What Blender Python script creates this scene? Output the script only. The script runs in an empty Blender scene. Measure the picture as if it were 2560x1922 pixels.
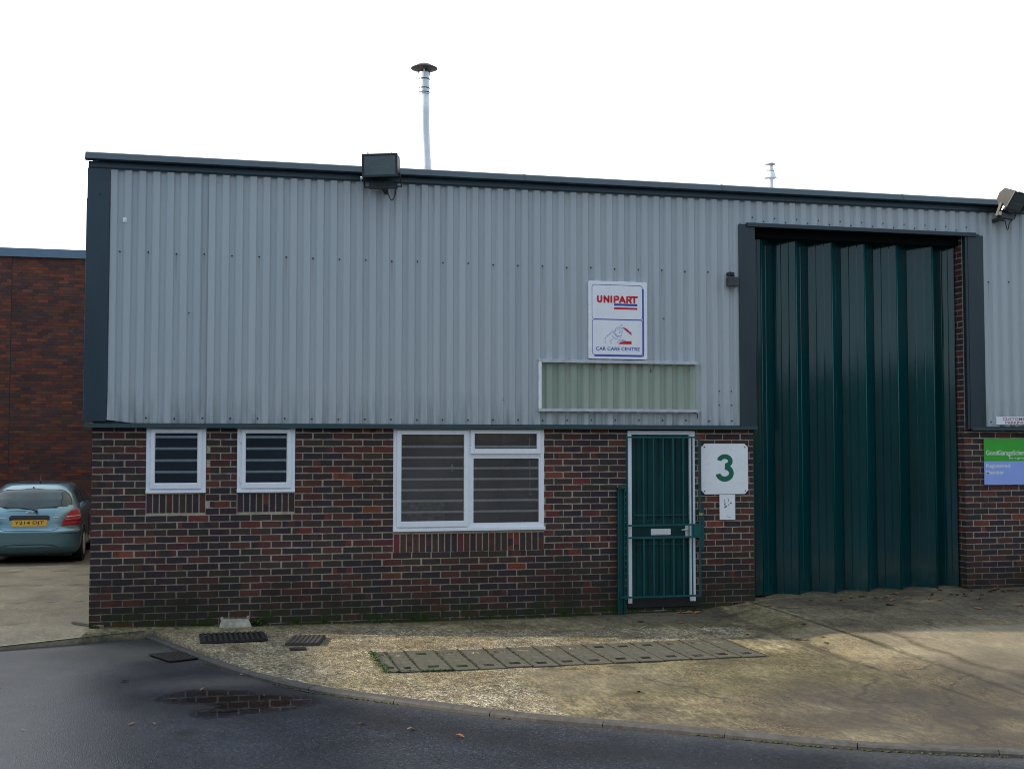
import bpy, bmesh, math, random
from mathutils import Vector, noise as mn
R = math.radians
random.seed(7)
scene = bpy.context.scene
col = scene.collection

# ------------------------------------------------------------------ helpers
def tag(o, label=None, cat=None, group=None, kind=None):
    if label: o['label'] = label
    if cat: o['category'] = cat
    if group: o['group'] = group
    if kind: o['kind'] = kind
    return o

def empty(name, loc=(0, 0, 0), label=None, cat=None, group=None, rz=0.0):
    o = bpy.data.objects.new(name, None)
    o.empty_display_size = 0.2
    col.objects.link(o)
    o.location = loc
    o.rotation_euler = (0, 0, rz)
    return tag(o, label, cat, group)

class MB:
    def __init__(s, off=(0, 0, 0)):
        s.v = []; s.f = []; s.m = []; s.c = []; s.off = off
    def vert(s, p):
        s.v.append((p[0] - s.off[0], p[1] - s.off[1], p[2] - s.off[2])); return len(s.v) - 1
    def face(s, pts, mat=0, c=None):
        ids = [s.vert(p) for p in pts]
        s.f.append(ids); s.m.append(mat); s.c.append(c)
    def idx(s, ids, mat=0, c=None):
        s.f.append(list(ids)); s.m.append(mat); s.c.append(c)
    def box(s, x0, x1, y0, y1, z0, z1, mat=0, c=None):
        a = [s.vert(p) for p in ((x0, y0, z0), (x1, y0, z0), (x1, y1, z0), (x0, y1, z0), (x0, y0, z1), (x1, y0, z1), (x1, y1, z1), (x0, y1, z1))]
        for q in ((0, 3, 2, 1), (4, 5, 6, 7), (0, 1, 5, 4), (1, 2, 6, 5), (2, 3, 7, 6), (3, 0, 4, 7)):
            s.idx([a[i] for i in q], mat, c)
    def bar(s, p, q, w, h, mat=0):
        """box beam from p to q, w across, h up"""
        p = Vector(p); q = Vector(q); d = (q - p).normalized()
        u = Vector((0, 0, 1)) if abs(d.z) < .9 else Vector((0, 1, 0))
        r = d.cross(u).normalized(); u = r.cross(d)
        a = []
        for e in (p, q):
            for sx, sz in ((-1, -1), (1, -1), (1, 1), (-1, 1)):
                a.append(s.vert(e + r * sx * w / 2 + u * sz * h / 2))
        for t in ((0, 1, 2, 3), (7, 6, 5, 4), (0, 4, 5, 1), (1, 5, 6, 2), (2, 6, 7, 3), (3, 7, 4, 0)):
            s.idx([a[i] for i in t], mat)
    def tube(s, pts, rad, n=10, mat=0, cap=True):
        pts = [Vector(p) for p in pts]
        rad = rad if isinstance(rad, (list, tuple)) else [rad] * len(pts)
        rings = []
        for i, p in enumerate(pts):
            d = (pts[min(i + 1, len(pts) - 1)] - pts[max(i - 1, 0)]).normalized()
            u = Vector((0, 1, 0)) if abs(d.y) < .9 else Vector((1, 0, 0))
            r = d.cross(u).normalized(); u = r.cross(d)
            rings.append([s.vert(p + (r * math.cos(2 * math.pi * k / n) + u * math.sin(2 * math.pi * k / n)) * rad[i]) for k in range(n)])
        for a, b in zip(rings, rings[1:]):
            for k in range(n):
                s.idx((a[k], a[(k + 1) % n], b[(k + 1) % n], b[k]), mat)
        if cap:
            s.idx(rings[0][::-1], mat); s.idx(rings[-1], mat)
    def lathe(s, c, prof, n=32, mat=0):
        """prof: (radius, z) list revolved about vertical axis at c"""
        rings = []
        for r, z in prof:
            rings.append([s.vert((c[0] + r * math.cos(2 * math.pi * k / n), c[1] + r * math.sin(2 * math.pi * k / n), c[2] + z)) for k in range(n)])
        for a, b in zip(rings, rings[1:]):
            for k in range(n):
                s.idx((a[k], a[(k + 1) % n], b[(k + 1) % n], b[k]), mat)
    def sweep(s, prof, x0, x1, mat=0, close=False):
        """profile of (y,z) swept along X"""
        a = [s.vert((x0, y, z)) for y, z in prof]; b = [s.vert((x1, y, z)) for y, z in prof]
        n = len(prof)
        for i in range(n if close else n - 1):
            j = (i + 1) % n
            s.idx((a[i], b[i], b[j], a[j]), mat)
        if close:
            s.idx(a[::-1], mat); s.idx(b, mat)
    def prism(s, poly, y0, y1, mat=0):
        """polygon of (x,z) extruded in Y"""
        a = [s.vert((x, y0, z)) for x, z in poly]; b = [s.vert((x, y1, z)) for x, z in poly]
        n = len(poly)
        s.idx(a, mat); s.idx(b[::-1], mat)
        for i in range(n):
            j = (i + 1) % n
            s.idx((a[j], a[i], b[i], b[j]), mat)
    def stroke(s, pts, w, y0, y1, mat=0, cap=True):
        """thick line through (x,z) points with round ends, as thin raised marks"""
        n = len(pts); L = []; Rr = []
        for i, (x, z) in enumerate(pts):
            if i == 0: dx, dz = pts[1][0] - x, pts[1][1] - z
            elif i == n - 1: dx, dz = x - pts[i - 1][0], z - pts[i - 1][1]
            else: dx, dz = pts[i + 1][0] - pts[i - 1][0], pts[i + 1][1] - pts[i - 1][1]
            l = math.hypot(dx, dz) or 1; nx, nz = -dz / l * w / 2, dx / l * w / 2
            L.append((x + nx, z + nz)); Rr.append((x - nx, z - nz))
        for i in range(n - 1):
            s.face([(L[i][0], y0, L[i][1]), (Rr[i][0], y0, Rr[i][1]), (Rr[i + 1][0], y0, Rr[i + 1][1]), (L[i + 1][0], y0, L[i + 1][1])], mat)
        if cap:
            for j, (x, z) in enumerate((pts[0], pts[-1])):
                s.face([(x + w / 2 * math.cos(a * math.pi / 6), y0 - .0003 - .0002 * j, z + w / 2 * math.sin(a * math.pi / 6)) for a in range(12)], mat)
    def build(s, name, mats, parent=None, smooth=False, attr=None, fix=False, bevel=0):
        me = bpy.data.meshes.new(name)
        me.from_pydata(s.v, [], s.f)
        mats = mats if isinstance(mats, (list, tuple)) else [mats]
        for m in mats: me.materials.append(m)
        me.polygons.foreach_set('material_index', s.m)
        if any(c is not None for c in s.c):
            ca = me.color_attributes.new('Col', 'FLOAT_COLOR', 'CORNER')
            k = 0
            for f, c in zip(s.f, s.c):
                for _ in f:
                    ca.data[k].color = (*(c or (1, 1, 1)), 1); k += 1
        if fix:
            bm = bmesh.new(); bm.from_mesh(me); bmesh.ops.remove_doubles(bm, verts=bm.verts, dist=1e-5)
            bmesh.ops.recalc_face_normals(bm, faces=bm.faces); bm.to_mesh(me); bm.free()
        if smooth:
            me.polygons.foreach_set('use_smooth', [True] * len(me.polygons))
        me.update()
        o = bpy.data.objects.new(name, me)
        col.objects.link(o)
        if bevel:
            b = o.modifiers.new('Bevel', 'BEVEL'); b.width = bevel; b.segments = 2; b.limit_method = 'ANGLE'
        if parent: o.parent = parent
        return o

def text_mesh(name, body, x0, x1, z0, z1, y, mat, parent, bold=0.0, off=(0, 0, 0)):
    """flat raised lettering filling the given box, facing -Y"""
    cu = bpy.data.curves.new(name, 'FONT'); cu.body = body; cu.size = 1; cu.offset = bold; cu.resolution_u = 4
    t = bpy.data.objects.new('t', cu); col.objects.link(t)
    dg = bpy.context.evaluated_depsgraph_get()
    me = bpy.data.meshes.new_from_object(t.evaluated_get(dg))
    bpy.data.objects.remove(t); bpy.data.curves.remove(cu)
    xs = [v.co.x for v in me.vertices]; ys = [v.co.y for v in me.vertices]
    ax, bx, ay, by = min(xs), max(xs), min(ys), max(ys)
    for v in me.vertices:
        X = x0 + (v.co.x - ax) / (bx - ax) * (x1 - x0); Z = z0 + (v.co.y - ay) / (by - ay) * (z1 - z0)
        v.co = (X - off[0], y - off[1], Z - off[2])
    me.name = name; me.materials.clear(); me.materials.append(mat)
    o = bpy.data.objects.new(name, me); col.objects.link(o); o.parent = parent
    return o

# ------------------------------------------------------------------ materials
class NT:
    def __init__(s, name):
        s.m = bpy.data.materials.new(name); s.m.use_nodes = True
        s.t = s.m.node_tree; s.b = s.t.nodes['Principled BSDF']; s.out = s.t.nodes['Material Output']
        s.tc = s.n('ShaderNodeTexCoord')
    def n(s, typ, **kw):
        x = s.t.nodes.new(typ)
        for k, v in kw.items():
            if hasattr(x, k): setattr(x, k, v)
        return x
    def l(s, a, b): s.t.links.new(a, b)
    def obj(s, scale=(1, 1, 1), rot=(0, 0, 0)):
        mp = s.n('ShaderNodeMapping'); mp.inputs['Scale'].default_value = scale; mp.inputs['Rotation'].default_value = rot
        s.l(s.tc.outputs['Object'], mp.inputs['Vector']); return mp.outputs['Vector']
    def noise(s, scale, detail=4, rough=.6, vec=None, dist=0):
        x = s.n('ShaderNodeTexNoise'); x.inputs['Scale'].default_value = scale; x.inputs['Detail'].default_value = detail
        x.inputs['Roughness'].default_value = rough; x.inputs['Distortion'].default_value = dist
        s.l(vec or s.tc.outputs['Object'], x.inputs['Vector']); return x.outputs['Fac']
    def vor(s, scale, vec=None, feature='F1', out='Distance'):
        x = s.n('ShaderNodeTexVoronoi', feature=feature); x.inputs['Scale'].default_value = scale
        s.l(vec or s.tc.outputs['Object'], x.inputs['Vector']); return x.outputs[out]
    def ramp(s, fac, stops):
        x = s.n('ShaderNodeValToRGB'); e = x.color_ramp.elements
        while len(e) < len(stops): e.new(.5)
        for i, (p, c) in enumerate(stops):
            e[i].position = p; e[i].color = (*c, 1) if isinstance(c, (tuple, list)) else (c, c, c, 1)
        s.l(fac, x.inputs['Fac']); return x.outputs['Color']
    def mix(s, fac, a, b, mode='MIX'):
        x = s.n('ShaderNodeMix', data_type='RGBA', blend_type=mode)
        for i, val in ((0, fac), (6, a), (7, b)):
            if isinstance(val, bpy.types.NodeSocket): s.l(val, x.inputs[i])
            elif i == 0: x.inputs[i].default_value = val
            else: x.inputs[i].default_value = (*val, 1)
        return x.outputs[2]
    def math(s, op, a, b=0.0, clamp=False):
        x = s.n('ShaderNodeMath', operation=op, use_clamp=clamp)
        for i, val in ((0, a), (1, b)):
            if isinstance(val, bpy.types.NodeSocket): s.l(val, x.inputs[i])
            else: x.inputs[i].default_value = val
        return x.outputs[0]
    def attr(s, name='Col', out='Color'):
        x = s.n('ShaderNodeAttribute'); x.attribute_name = name; return x.outputs[out]
    def sep(s, c):
        x = s.n('ShaderNodeSeparateXYZ'); s.l(c, x.inputs[0]); return x.outputs
    def color(s, c):
        if isinstance(c, bpy.types.NodeSocket): s.l(c, s.b.inputs['Base Color'])
        else: s.b.inputs['Base Color'].default_value = (*c, 1)
    def rough(s, c):
        if isinstance(c, bpy.types.NodeSocket): s.l(c, s.b.inputs['Roughness'])
        else: s.b.inputs['Roughness'].default_value = c
    def bump(s, h, strength=.3, dist=.01):
        x = s.n('ShaderNodeBump'); x.inputs['Strength'].default_value = strength; x.inputs['Distance'].default_value = dist
        s.l(h, x.inputs['Height']); s.l(x.outputs[0], s.b.inputs['Normal'])

def simple(name, c, rough=.5, metal=0, var=.12, nscale=6, spec=.5, bump=0, coat=0):
    t = NT(name)
    n = t.noise(nscale, 5, .6)
    dark = tuple(x * (1 - var) for x in c); lite = tuple(min(1, x * (1 + var)) for x in c)
    t.color(t.ramp(n, [(.3, dark), (.7, lite)]))
    t.rough(t.ramp(t.noise(nscale * 2.3, 4), [(.3, max(0, rough - .06)), (.7, min(1, rough + .08))]))
    t.b.inputs['Metallic'].default_value = metal; t.b.inputs['Specular IOR Level'].default_value = spec
    if coat: t.b.inputs['Coat Weight'].default_value = coat; t.b.inputs['Coat Roughness'].default_value = .05
    if bump: t.bump(t.noise(nscale * 8, 4), bump, .004)
    return t.m

M = {}
M['upvc'] = simple('white_upvc', (.84, .86, .90), .3, 0, .03, 9)
M['white_sign'] = simple('white_sign_enamel', (.86, .86, .88), .28, 0, .03, 5)
M['teal'] = simple('dark_green_paint', (.000, .075, .076), .4, 0, .25, 3)
M['teal_leaf'] = simple('dark_green_door_paint', (.000, .042, .042), .45, 0, .25, 3, spec=.3)
M['red'] = simple('sign_red', (.66, .004, .015), .4, 0, .05)
M['blue'] = simple('sign_blue', (.03, .06, .42), .4, 0, .05)
M['green3'] = simple('sign_dark_green', (.0, .14, .08), .4, 0, .05)
M['lime'] = simple('sign_bright_green', (.045, .40, .03), .45, 0, .04)
M['lavender'] = simple('sign_faded_lavender', (.30, .42, .85), .45, 0, .04)
M['cream_txt'] = simple('faded_cream_lettering', (.80, .80, .76), .5, 0, .08)
M['maroon'] = simple('maroon_lettering', (.30, .06, .12), .5, 0, .08)
M['black'] = simple('black_plastic', (.012, .012, .014), .45, 0, .2)
M['inky'] = simple('black_lettering', (.01, .01, .012), .5, 0, .1)
M['galv'] = simple('galvanised_steel', (.78, .80, .84), .42, .25, .1, 12)
M['alu'] = simple('grey_aluminium', (.50, .51, .54), .45, .3, .15, 12)
M['brass'] = simple('brass', (.62, .42, .10), .35, .8, .1)
M['timber'] = simple('weathered_timber', (.20, .16, .12), .8, 0, .3, 20, bump=.4)
M['iron'] = simple('dark_cast_iron', (.036, .034, .033), .5, .3, .35, 20, bump=.4)
M['roofmat'] = simple('roof_sheet', (.30, .31, .33), .6, .1, .1)
M['interior'] = simple('interior_plaster', (.24, .215, .205), .8, 0, .1, 2)
M['inner_dark'] = simple('interior_dark_plaster', (.05, .055, .07), .8, 0, .2, 2)
M['barwhite'] = simple('pale_bar_paint', (.85, .88, .88), .5, 0, .1, 30)
M['dark_void'] = simple('dark_threshold', (.012, .011, .011), .7, 0, .3)

# dark blue-green powder coated flashings, with dust and rain streaks
def flashing(name, c):
    t = NT(name)
    n = t.noise(3, 6, .65, t.obj((1, 1, .15)))
    d = t.ramp(t.noise(38, 3, .5), [(.72, 0.0), (.80, 1.0)])
    t.color(t.mix(t.math('MULTIPLY', d, .25), t.ramp(n, [(.3, tuple(x * .8 for x in c)), (.7, tuple(x * 1.35 for x in c))]), (.16, .18, .2)))
    t.rough(t.ramp(n, [(.3, .30), (.7, .45)])); t.bump(t.noise(2.2, 2), .12, .02)
    return t.m
M['flash'] = flashing('dark_blue_flashing', (.016, .040, .056))
M['flash2'] = flashing('dark_grey_flashing', (.018, .032, .040))
M['flash3'] = flashing('dark_green_drip_flashing', (.012, .036, .040))

# corrugated cladding: pale blue-grey coating, unfaded green rectangle where a sign used to be
def cladding():
    t = NT('pale_grey_cladding')
    xyz = t.sep(t.tc.outputs['Object'])
    streak = t.noise(5, 5, .6, t.obj((1, 1, .06)))
    big = t.noise(.55, 3, .5, t.obj((1, 1, .6)))
    base = t.ramp(streak, [(.25, (.395, .435, .460)), (.75, (.485, .520, .535))])
    base = t.mix(t.ramp(big, [(.4, 0.0), (.68, .40)]), base, (.43, .485, .485))
    # grime gathering near the bottom edge
    zz = t.n('ShaderNodeMapRange'); zz.inputs['From Min'].default_value = 2.55; zz.inputs['From Max'].default_value = 2.13
    t.l(xyz[2], zz.inputs['Value'])
    gr = t.math('MULTIPLY', zz.outputs[0], t.ramp(t.noise(13, 5, .7, t.obj((1, 1, .12))), [(.42, 0.0), (.7, .7)]), True)
    base = t.mix(gr, base, (.13, .17, .17))
    # old sign area
    def box(sock, a, b):
        return t.math('MULTIPLY', t.math('GREATER_THAN', sock, a), t.math('LESS_THAN', sock, b))
    msk = t.math('MULTIPLY', box(xyz[0], 4.98, 6.955), box(xyz[2], 2.31, 2.885))
    green = t.ramp(t.noise(7, 5, .6, t.obj((1, 1, .1))), [(.3, (.28, .345, .275)), (.7, (.37, .42, .33))])
    base = t.mix(msk, base, green)
    # black mould marks under the old sign rail
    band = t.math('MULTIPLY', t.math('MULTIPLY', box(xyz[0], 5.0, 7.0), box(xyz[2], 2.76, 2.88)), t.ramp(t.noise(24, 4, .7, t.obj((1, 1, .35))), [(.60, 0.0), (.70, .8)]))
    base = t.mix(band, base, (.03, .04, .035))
    fx = t.math('ABSOLUTE', t.math('SUBTRACT', t.math('MODULO', t.math('ADD', xyz[0], 10 * .2985 - .262 + .14925), .2985), .14925))
    run = t.math('MULTIPLY', t.math('LESS_THAN', fx, .010), box(xyz[2], 3.55, 4.0))
    fade = t.n('ShaderNodeMapRange'); fade.inputs['From Min'].default_value = 3.6; fade.inputs['From Max'].default_value = 4.0; t.l(xyz[2], fade.inputs['Value'])
    run = t.math('MULTIPLY', t.math('MULTIPLY', run, fade.outputs[0]), t.ramp(t.noise(1.7, 2, .5, t.obj((1, 1, .01))), [(.42, 0.0), (.6, .45)]))
    base = t.mix(run, base, (.17, .17, .15))
    sp = t.ramp(t.noise(60, 2, .5), [(.755, 0.0), (.79, .55)])
    base = t.mix(sp, base, (.18, .2, .2))
    t.color(base); t.rough(t.ramp(streak, [(.3, .42), (.7, .58)])); t.b.inputs['Specular IOR Level'].default_value = .35
    t.bump(t.noise(1.3, 3, .5), .1, .03)
    return t.m
M['clad'] = cladding()
M['lap'] = simple('lap_edge_grey', (.30, .34, .36), .5, 0, .15)

def brick_mat(name, moss=True, gain=1.0):
    t = NT(name)
    c = t.attr()
    n = t.noise(38, 5, .7)
    c2 = t.mix(1.0, c, t.ramp(n, [(.25, .72), (.75, 1.28)]), 'MULTIPLY')
    fine = t.ramp(t.noise(7, 4, .6), [(.55, 0.0), (.75, .45)])
    c2 = t.mix(fine, c2, (.035, .034, .040))
    wht = t.ramp(t.noise(70, 2, .5), [(.76, 0.0), (.80, .55)])
    c2 = t.mix(wht, c2, (.30, .29, .27))
    c2 = t.mix(1.0, c2, t.ramp(t.noise(.9, 5, .6), [(.3, .80), (.7, 1.18)]), 'MULTIPLY')
    if moss:
        z = t.sep(t.tc.outputs['Object'])[2]
        mr = t.n('ShaderNodeMapRange'); mr.inputs['From Min'].default_value = .72; mr.inputs['From Max'].default_value = .16
        t.l(z, mr.inputs['Value'])
        wob = t.math('MULTIPLY', mr.outputs[0], t.ramp(t.noise(1.6, 4, .6), [(.35, .35), (.7, 1.0)]), True)
        c2 = t.mix(t.math('MULTIPLY', wob, .86), c2, (.024, .022, .016))
        mr2 = t.n('ShaderNodeMapRange'); mr2.inputs['From Min'].default_value = .16; mr2.inputs['From Max'].default_value = -.06
        t.l(z, mr2.inputs['Value'])
        ms = t.math('MULTIPLY', mr2.outputs[0], t.ramp(t.noise(4.5, 5, .7), [(.44, 0.0), (.60, 1.0)]), True)
        c2 = t.mix(ms, c2, (.022, .040, .006))
    t.color(c2); t.rough(.85); t.b.inputs['Specular IOR Level'].default_value = .16
    t.bump(t.noise(95, 4, .7), .35, .004)
    return t.m
M['brick'] = brick_mat('blue_red_brick')
M['brick_far'] = brick_mat('orange_brown_brick', False)
M['mortar'] = brick_mat('mortar')
M['mortar_far'] = simple('dark_mortar', (.105, .08, .075), .9, 0, .3, 5)

# glass pane
def glass(name, tint, refl=1.0, dust=None, df=0.0):
    t = NT(name)
    nt = t.t
    tr = t.n('ShaderNodeBsdfTransparent'); tr.inputs[0].default_value = (*tint, 1)
    gl = t.n('ShaderNodeBsdfGlossy'); gl.inputs['Roughness'].default_value = .015; gl.inputs[0].default_value = (.9 * refl, .95 * refl, 1 * refl, 1)
    fr = t.n('ShaderNodeFresnel'); fr.inputs['IOR'].default_value = 1.5
    mx = t.n('ShaderNodeMixShader')
    b = t.n('ShaderNodeBump'); b.inputs['Strength'].default_value = .05; b.inputs['Distance'].default_value = .03
    t.l(t.noise(1.4, 2), b.inputs['Height']); t.l(b.outputs[0], gl.inputs['Normal'])
    t.l(fr.outputs[0], mx.inputs[0]); t.l(tr.outputs[0], mx.inputs[1]); t.l(gl.outputs[0], mx.inputs[2])
    if dust:
        di = t.n('ShaderNodeBsdfDiffuse'); m2 = t.n('ShaderNodeMixShader')
        t.l(t.ramp(t.noise(2.2, 5, .6), [(.3, tuple(x * .75 for x in dust)), (.7, tuple(x * 1.2 for x in dust))]), di.inputs[0])
        m2.inputs[0].default_value = df; t.l(mx.outputs[0], m2.inputs[1]); t.l(di.outputs[0], m2.inputs[2]); mx = m2
    t.l(mx.outputs[0], t.out.inputs['Surface'])
    return t.m
M['glass'] = glass('window_glass', (.88, .93, .95), 1.0, (.11, .16, .23), .15)
M['glass2'] = glass('hazy_window_glass', (.90, .90, .90), 1.0, (.27, .25, .24), .24)
M['lampglass'] = glass('floodlight_glass', (.6, .66, .66), 1.0)

# folding door: glossy green paint with faint dirt
def doorpaint():
    t = NT('green_gloss_door_sheet')
    n = t.noise(2.0, 5, .6, t.obj((1, 1, .25)))
    z_ = t.sep(t.tc.outputs['Object'])[2]
    g1 = t.n('ShaderNodeMapRange'); g1.inputs['From Min'].default_value = .55; g1.inputs['From Max'].default_value = .05; t.l(z_, g1.inputs['Value'])
    gm = t.math('MULTIPLY', g1.outputs[0], t.ramp(t.noise(9, 6, .7, t.obj((1, 1, .4))), [(.45, 0.0), (.7, .55)]), True)
    sc = t.ramp(t.noise(14, 3, .6, t.obj((.35, .35, 2.2))), [(.70, 0.0), (.74, .30)])
    base = t.ramp(n, [(.3, (.000, .031, .035)), (.7, (.000, .046, .050))])
    base = t.mix(gm, base, (.055, .060, .050)); base = t.mix(sc, base, (.02, .075, .078)); t.color(base)
    t.rough(t.ramp(t.noise(5, 4, .6, t.obj((2, 1, .2))), [(.3, .07), (.75, .13)]))
    t.b.inputs['Specular IOR Level'].default_value = .46
    t.bump(t.noise(5, 2, .5, t.obj((4, 1, .12))), .10, .02)
    return t.m
M['foldpaint'] = doorpaint()

# concrete apron
def concrete(name, yard=False):
    t = NT(name)
    a = t.sep(t.attr('Mask'))
    coarse, moss, dirt_shade = a[0], a[1], a[2]  # third mask holds real dirt and painted shade
    b = t.sep(t.attr('MaskB'))
    brown, pale, joint = b[0], b[1], b[2]  # pale holds concrete tone and painted sunlight
    drag = t.obj((1.0, .35, 1), (0, 0, R(18)))
    n1 = t.noise(1.1, 6, .62); n2 = t.noise(6, 6, .65, drag); n3 = t.noise(38, 4, .6, drag)
    c = t.ramp(n1, [(.34, (.080, .066, .040)), (.5, (.145, .120, .072)), (.66, (.240, .205, .128))])
    c = t.mix(1.0, c, t.ramp(n2, [(.30, .52), (.5, 1.0), (.72, 1.50)]), 'MULTIPLY')
    c = t.mix(1.0, c, t.ramp(n3, [(.32, .60), (.68, 1.42)]), 'MULTIPLY')
    # exposed flint aggregate
    vc = t.vor(58, out='Color'); vg = t.sep(vc)[0]
    st = t.ramp(vg, [(0, (.050, .044, .034)), (.35, (.150, .125, .082)), (.7, (.30, .255, .175)), (1, (.56, .52, .42))])
    st2 = t.ramp(t.sep(t.vor(150, out='Color'))[1], [(0, .55), (1, 1.4)])
    st = t.mix(1.0, st, st2, 'MULTIPLY')
    st = t.mix(t.ramp(n1, [(.35, .0), (.65, .6)]), st, (.120, .092, .052))
    st = t.mix(1.0, st, t.ramp(t.noise(3.2, 5, .65), [(.32, .50), (.52, 1.0), (.7, 1.35)]), 'MULTIPLY')
    c = t.mix(coarse, c, st)
    c = t.mix(1.0, c, t.ramp(t.noise(15, 6, .75, drag), [(.34, .55), (.5, 1.0), (.66, 1.5)]), 'MULTIPLY')
    wp = t.n('ShaderNodeVectorMath'); wp.operation = 'ADD'; wn = t.n('ShaderNodeTexNoise'); wn.inputs['Scale'].default_value = 1.6; wn.inputs['Detail'].default_value = 5
    ws = t.n('ShaderNodeVectorMath'); ws.operation = 'SCALE'; ws.inputs['Scale'].default_value = .7; t.l(t.tc.outputs['Object'], wn.inputs['Vector']); t.l(wn.outputs['Color'], ws.inputs[0]); t.l(ws.outputs[0], wp.inputs[0]); t.l(t.tc.outputs['Object'], wp.inputs[1])
    ck = t.ramp(t.vor(.42, wp.outputs[0], 'DISTANCE_TO_EDGE'), [(.006, 1.0), (.012, 0.0)])
    ck = t.math('MULTIPLY', ck, t.ramp(t.noise(.8, 2), [(.48, 0.0), (.56, .8)]))
    c = t.mix(t.math('MULTIPLY', ck, t.math('SUBTRACT', 1.0, coarse)), c, (.030, .024, .016))
    oil = t.ramp(t.noise(2.7, 4, .55), [(.645, 0.0), (.70, .62)])
    c = t.mix(oil, c, (.040, .034, .028))
    yel = t.ramp(t.noise(.75, 4, .6), [(.42, 0.0), (.62, .28)])
    c = t.mix(yel, c, t.mix(1.0, c, (1.05, 1.0, .60), 'MULTIPLY'))
    # grit scattered on the smooth part
    grit = t.ramp(t.sep(t.vor(85, out='Color'))[2], [(.70, 0.0), (.76, .85)])
    c = t.mix(t.math('MULTIPLY', grit, t.ramp(t.noise(2.4, 4, .7), [(.42, 0.0), (.6, 1.0)])), c, (.34, .25, .13))
    c = t.mix(t.math('MULTIPLY', pale, .75), c, (.29, .245, .175))
    c = t.mix(t.math('MULTIPLY', brown, t.ramp(n3, [(.35, .35), (.6, .95)])), c, (.060, .034, .016))
    c = t.mix(t.math('MULTIPLY', dirt_shade, t.ramp(n2, [(.25, .45), (.6, .92)])), c, (.044, .036, .031))
    c = t.mix(t.math('MULTIPLY', moss, t.ramp(t.noise(16, 5, .7), [(.36, .15), (.58, .9)])), c, (.055, .055, .012))
    c = t.mix(joint, c, (.022, .020, .014))
    t.color(c); t.rough(t.ramp(n1, [(.3, .62), (.7, .82)])); t.b.inputs['Specular IOR Level'].default_value = .35
    hh = t.math('ADD', t.math('MULTIPLY', t.vor(58), t.math('MULTIPLY', coarse, 1.6)), t.math('MULTIPLY', n3, .5))
    t.bump(t.math('ADD', hh, n2), .55, .008)
    return t.m
M['concrete'] = concrete('exposed_concrete')

def asphalt():
    t = NT('damp_asphalt')
    n1 = t.noise(.5, 5, .6); n2 = t.noise(2.2, 6, .65); v = t.sep(t.vor(75, out='Color'))[0]
    c = t.ramp(n1, [(.3, (.013, .015, .023)), (.55, (.021, .024, .033)), (.75, (.036, .038, .044))])
    c = t.mix(1.0, c, t.ramp(v, [(0, .45), (.85, 1.3), (1, 2.6)]), 'MULTIPLY')
    c = t.mix(1.0, c, t.ramp(n2, [(.3, .72), (.7, 1.25)]), 'MULTIPLY')
    spk = t.ramp(t.sep(t.vor(24, out='Color'))[1], [(.95, 0.0), (.97, .9)])
    spd = t.ramp(t.vor(24), [(.10, 1.0), (.16, 0.0)])
    c = t.mix(t.math('MULTIPLY', spk, spd), c, (.26, .23, .18))
    # sandy silt near the corner by the gully
    silt = t.sep(t.attr('Mask'))
    c = t.mix(t.math('MULTIPLY', silt[0], t.ramp(n2, [(.3, .3), (.7, .8)])), c, (.085, .076, .058))
    wet = t.math('MULTIPLY', silt[1], t.ramp(n2, [(.2, .75), (.6, 1.0)]))
    c = t.mix(wet, c, (.014, .013, .013))
    t.color(c)
    r = t.ramp(t.noise(.9, 4, .6), [(.3, .27), (.7, .42)])
    pud = t.math('MULTIPLY', silt[2], t.ramp(t.noise(20, 5, .7), [(.30, .75), (.62, 1.25)]), True)
    pud = t.ramp(pud, [(.25, 0.0), (.60, 1.0)])
    t.rough(t.mix(pud, t.mix(silt[1], t.mix(silt[0], r, (.75, .75, .75)), (.26, .26, .26)), (.02, .02, .02)))
    t.b.inputs['Specular IOR Level'].default_value = .60
    x = t.n('ShaderNodeBump'); x.inputs['Distance'].default_value = .005
    t.l(t.math('MULTIPLY', t.math('SUBTRACT', 1.0, pud), .38), x.inputs['Strength']); t.l(t.math('ADD', t.vor(110), t.math('MULTIPLY', n2, .8)), x.inputs['Height']); t.l(x.outputs[0], t.b.inputs['Normal'])
    return t.m
M['asphalt'] = asphalt()

def slabmat():
    t = NT('precast_cover_concrete')
    n = t.noise(9, 6, .65); n2 = t.noise(60, 4, .6)
    info = t.n('ShaderNodeObjectInfo')
    c = t.ramp(n, [(.32, (.046, .046, .034)), (.68, (.105, .098, .072))])
    c = t.mix(1.0, c, t.ramp(n2, [(.3, .75), (.7, 1.25)]), 'MULTIPLY')
    c = t.mix(t.ramp(info.outputs['Random'], [(0, 0.0), (1, .35)]), c, (.075, .072, .05))
    t.color(c); t.rough(.8); t.bump(n2, .4, .004)
    return t.m
M['slab'] = slabmat()
M['kerb'] = simple('kerb_concrete', (.058, .055, .052), .8, 0, .35, 14, bump=.5)
M['block'] = simple('mossy_block_concrete', (.30, .28, .22), .85, 0, .45, 14, bump=.5)
M['moss'] = simple('moss_green', (.036, .050, .008), .9, 0, .4, 25)
M['weed'] = simple('weed_leaf', (.024, .070, .010), .6, 0, .3, 20)
M['debris'] = simple('dark_wet_debris', (.030, .018, .012), .6, 0, .4, 40)

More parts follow.
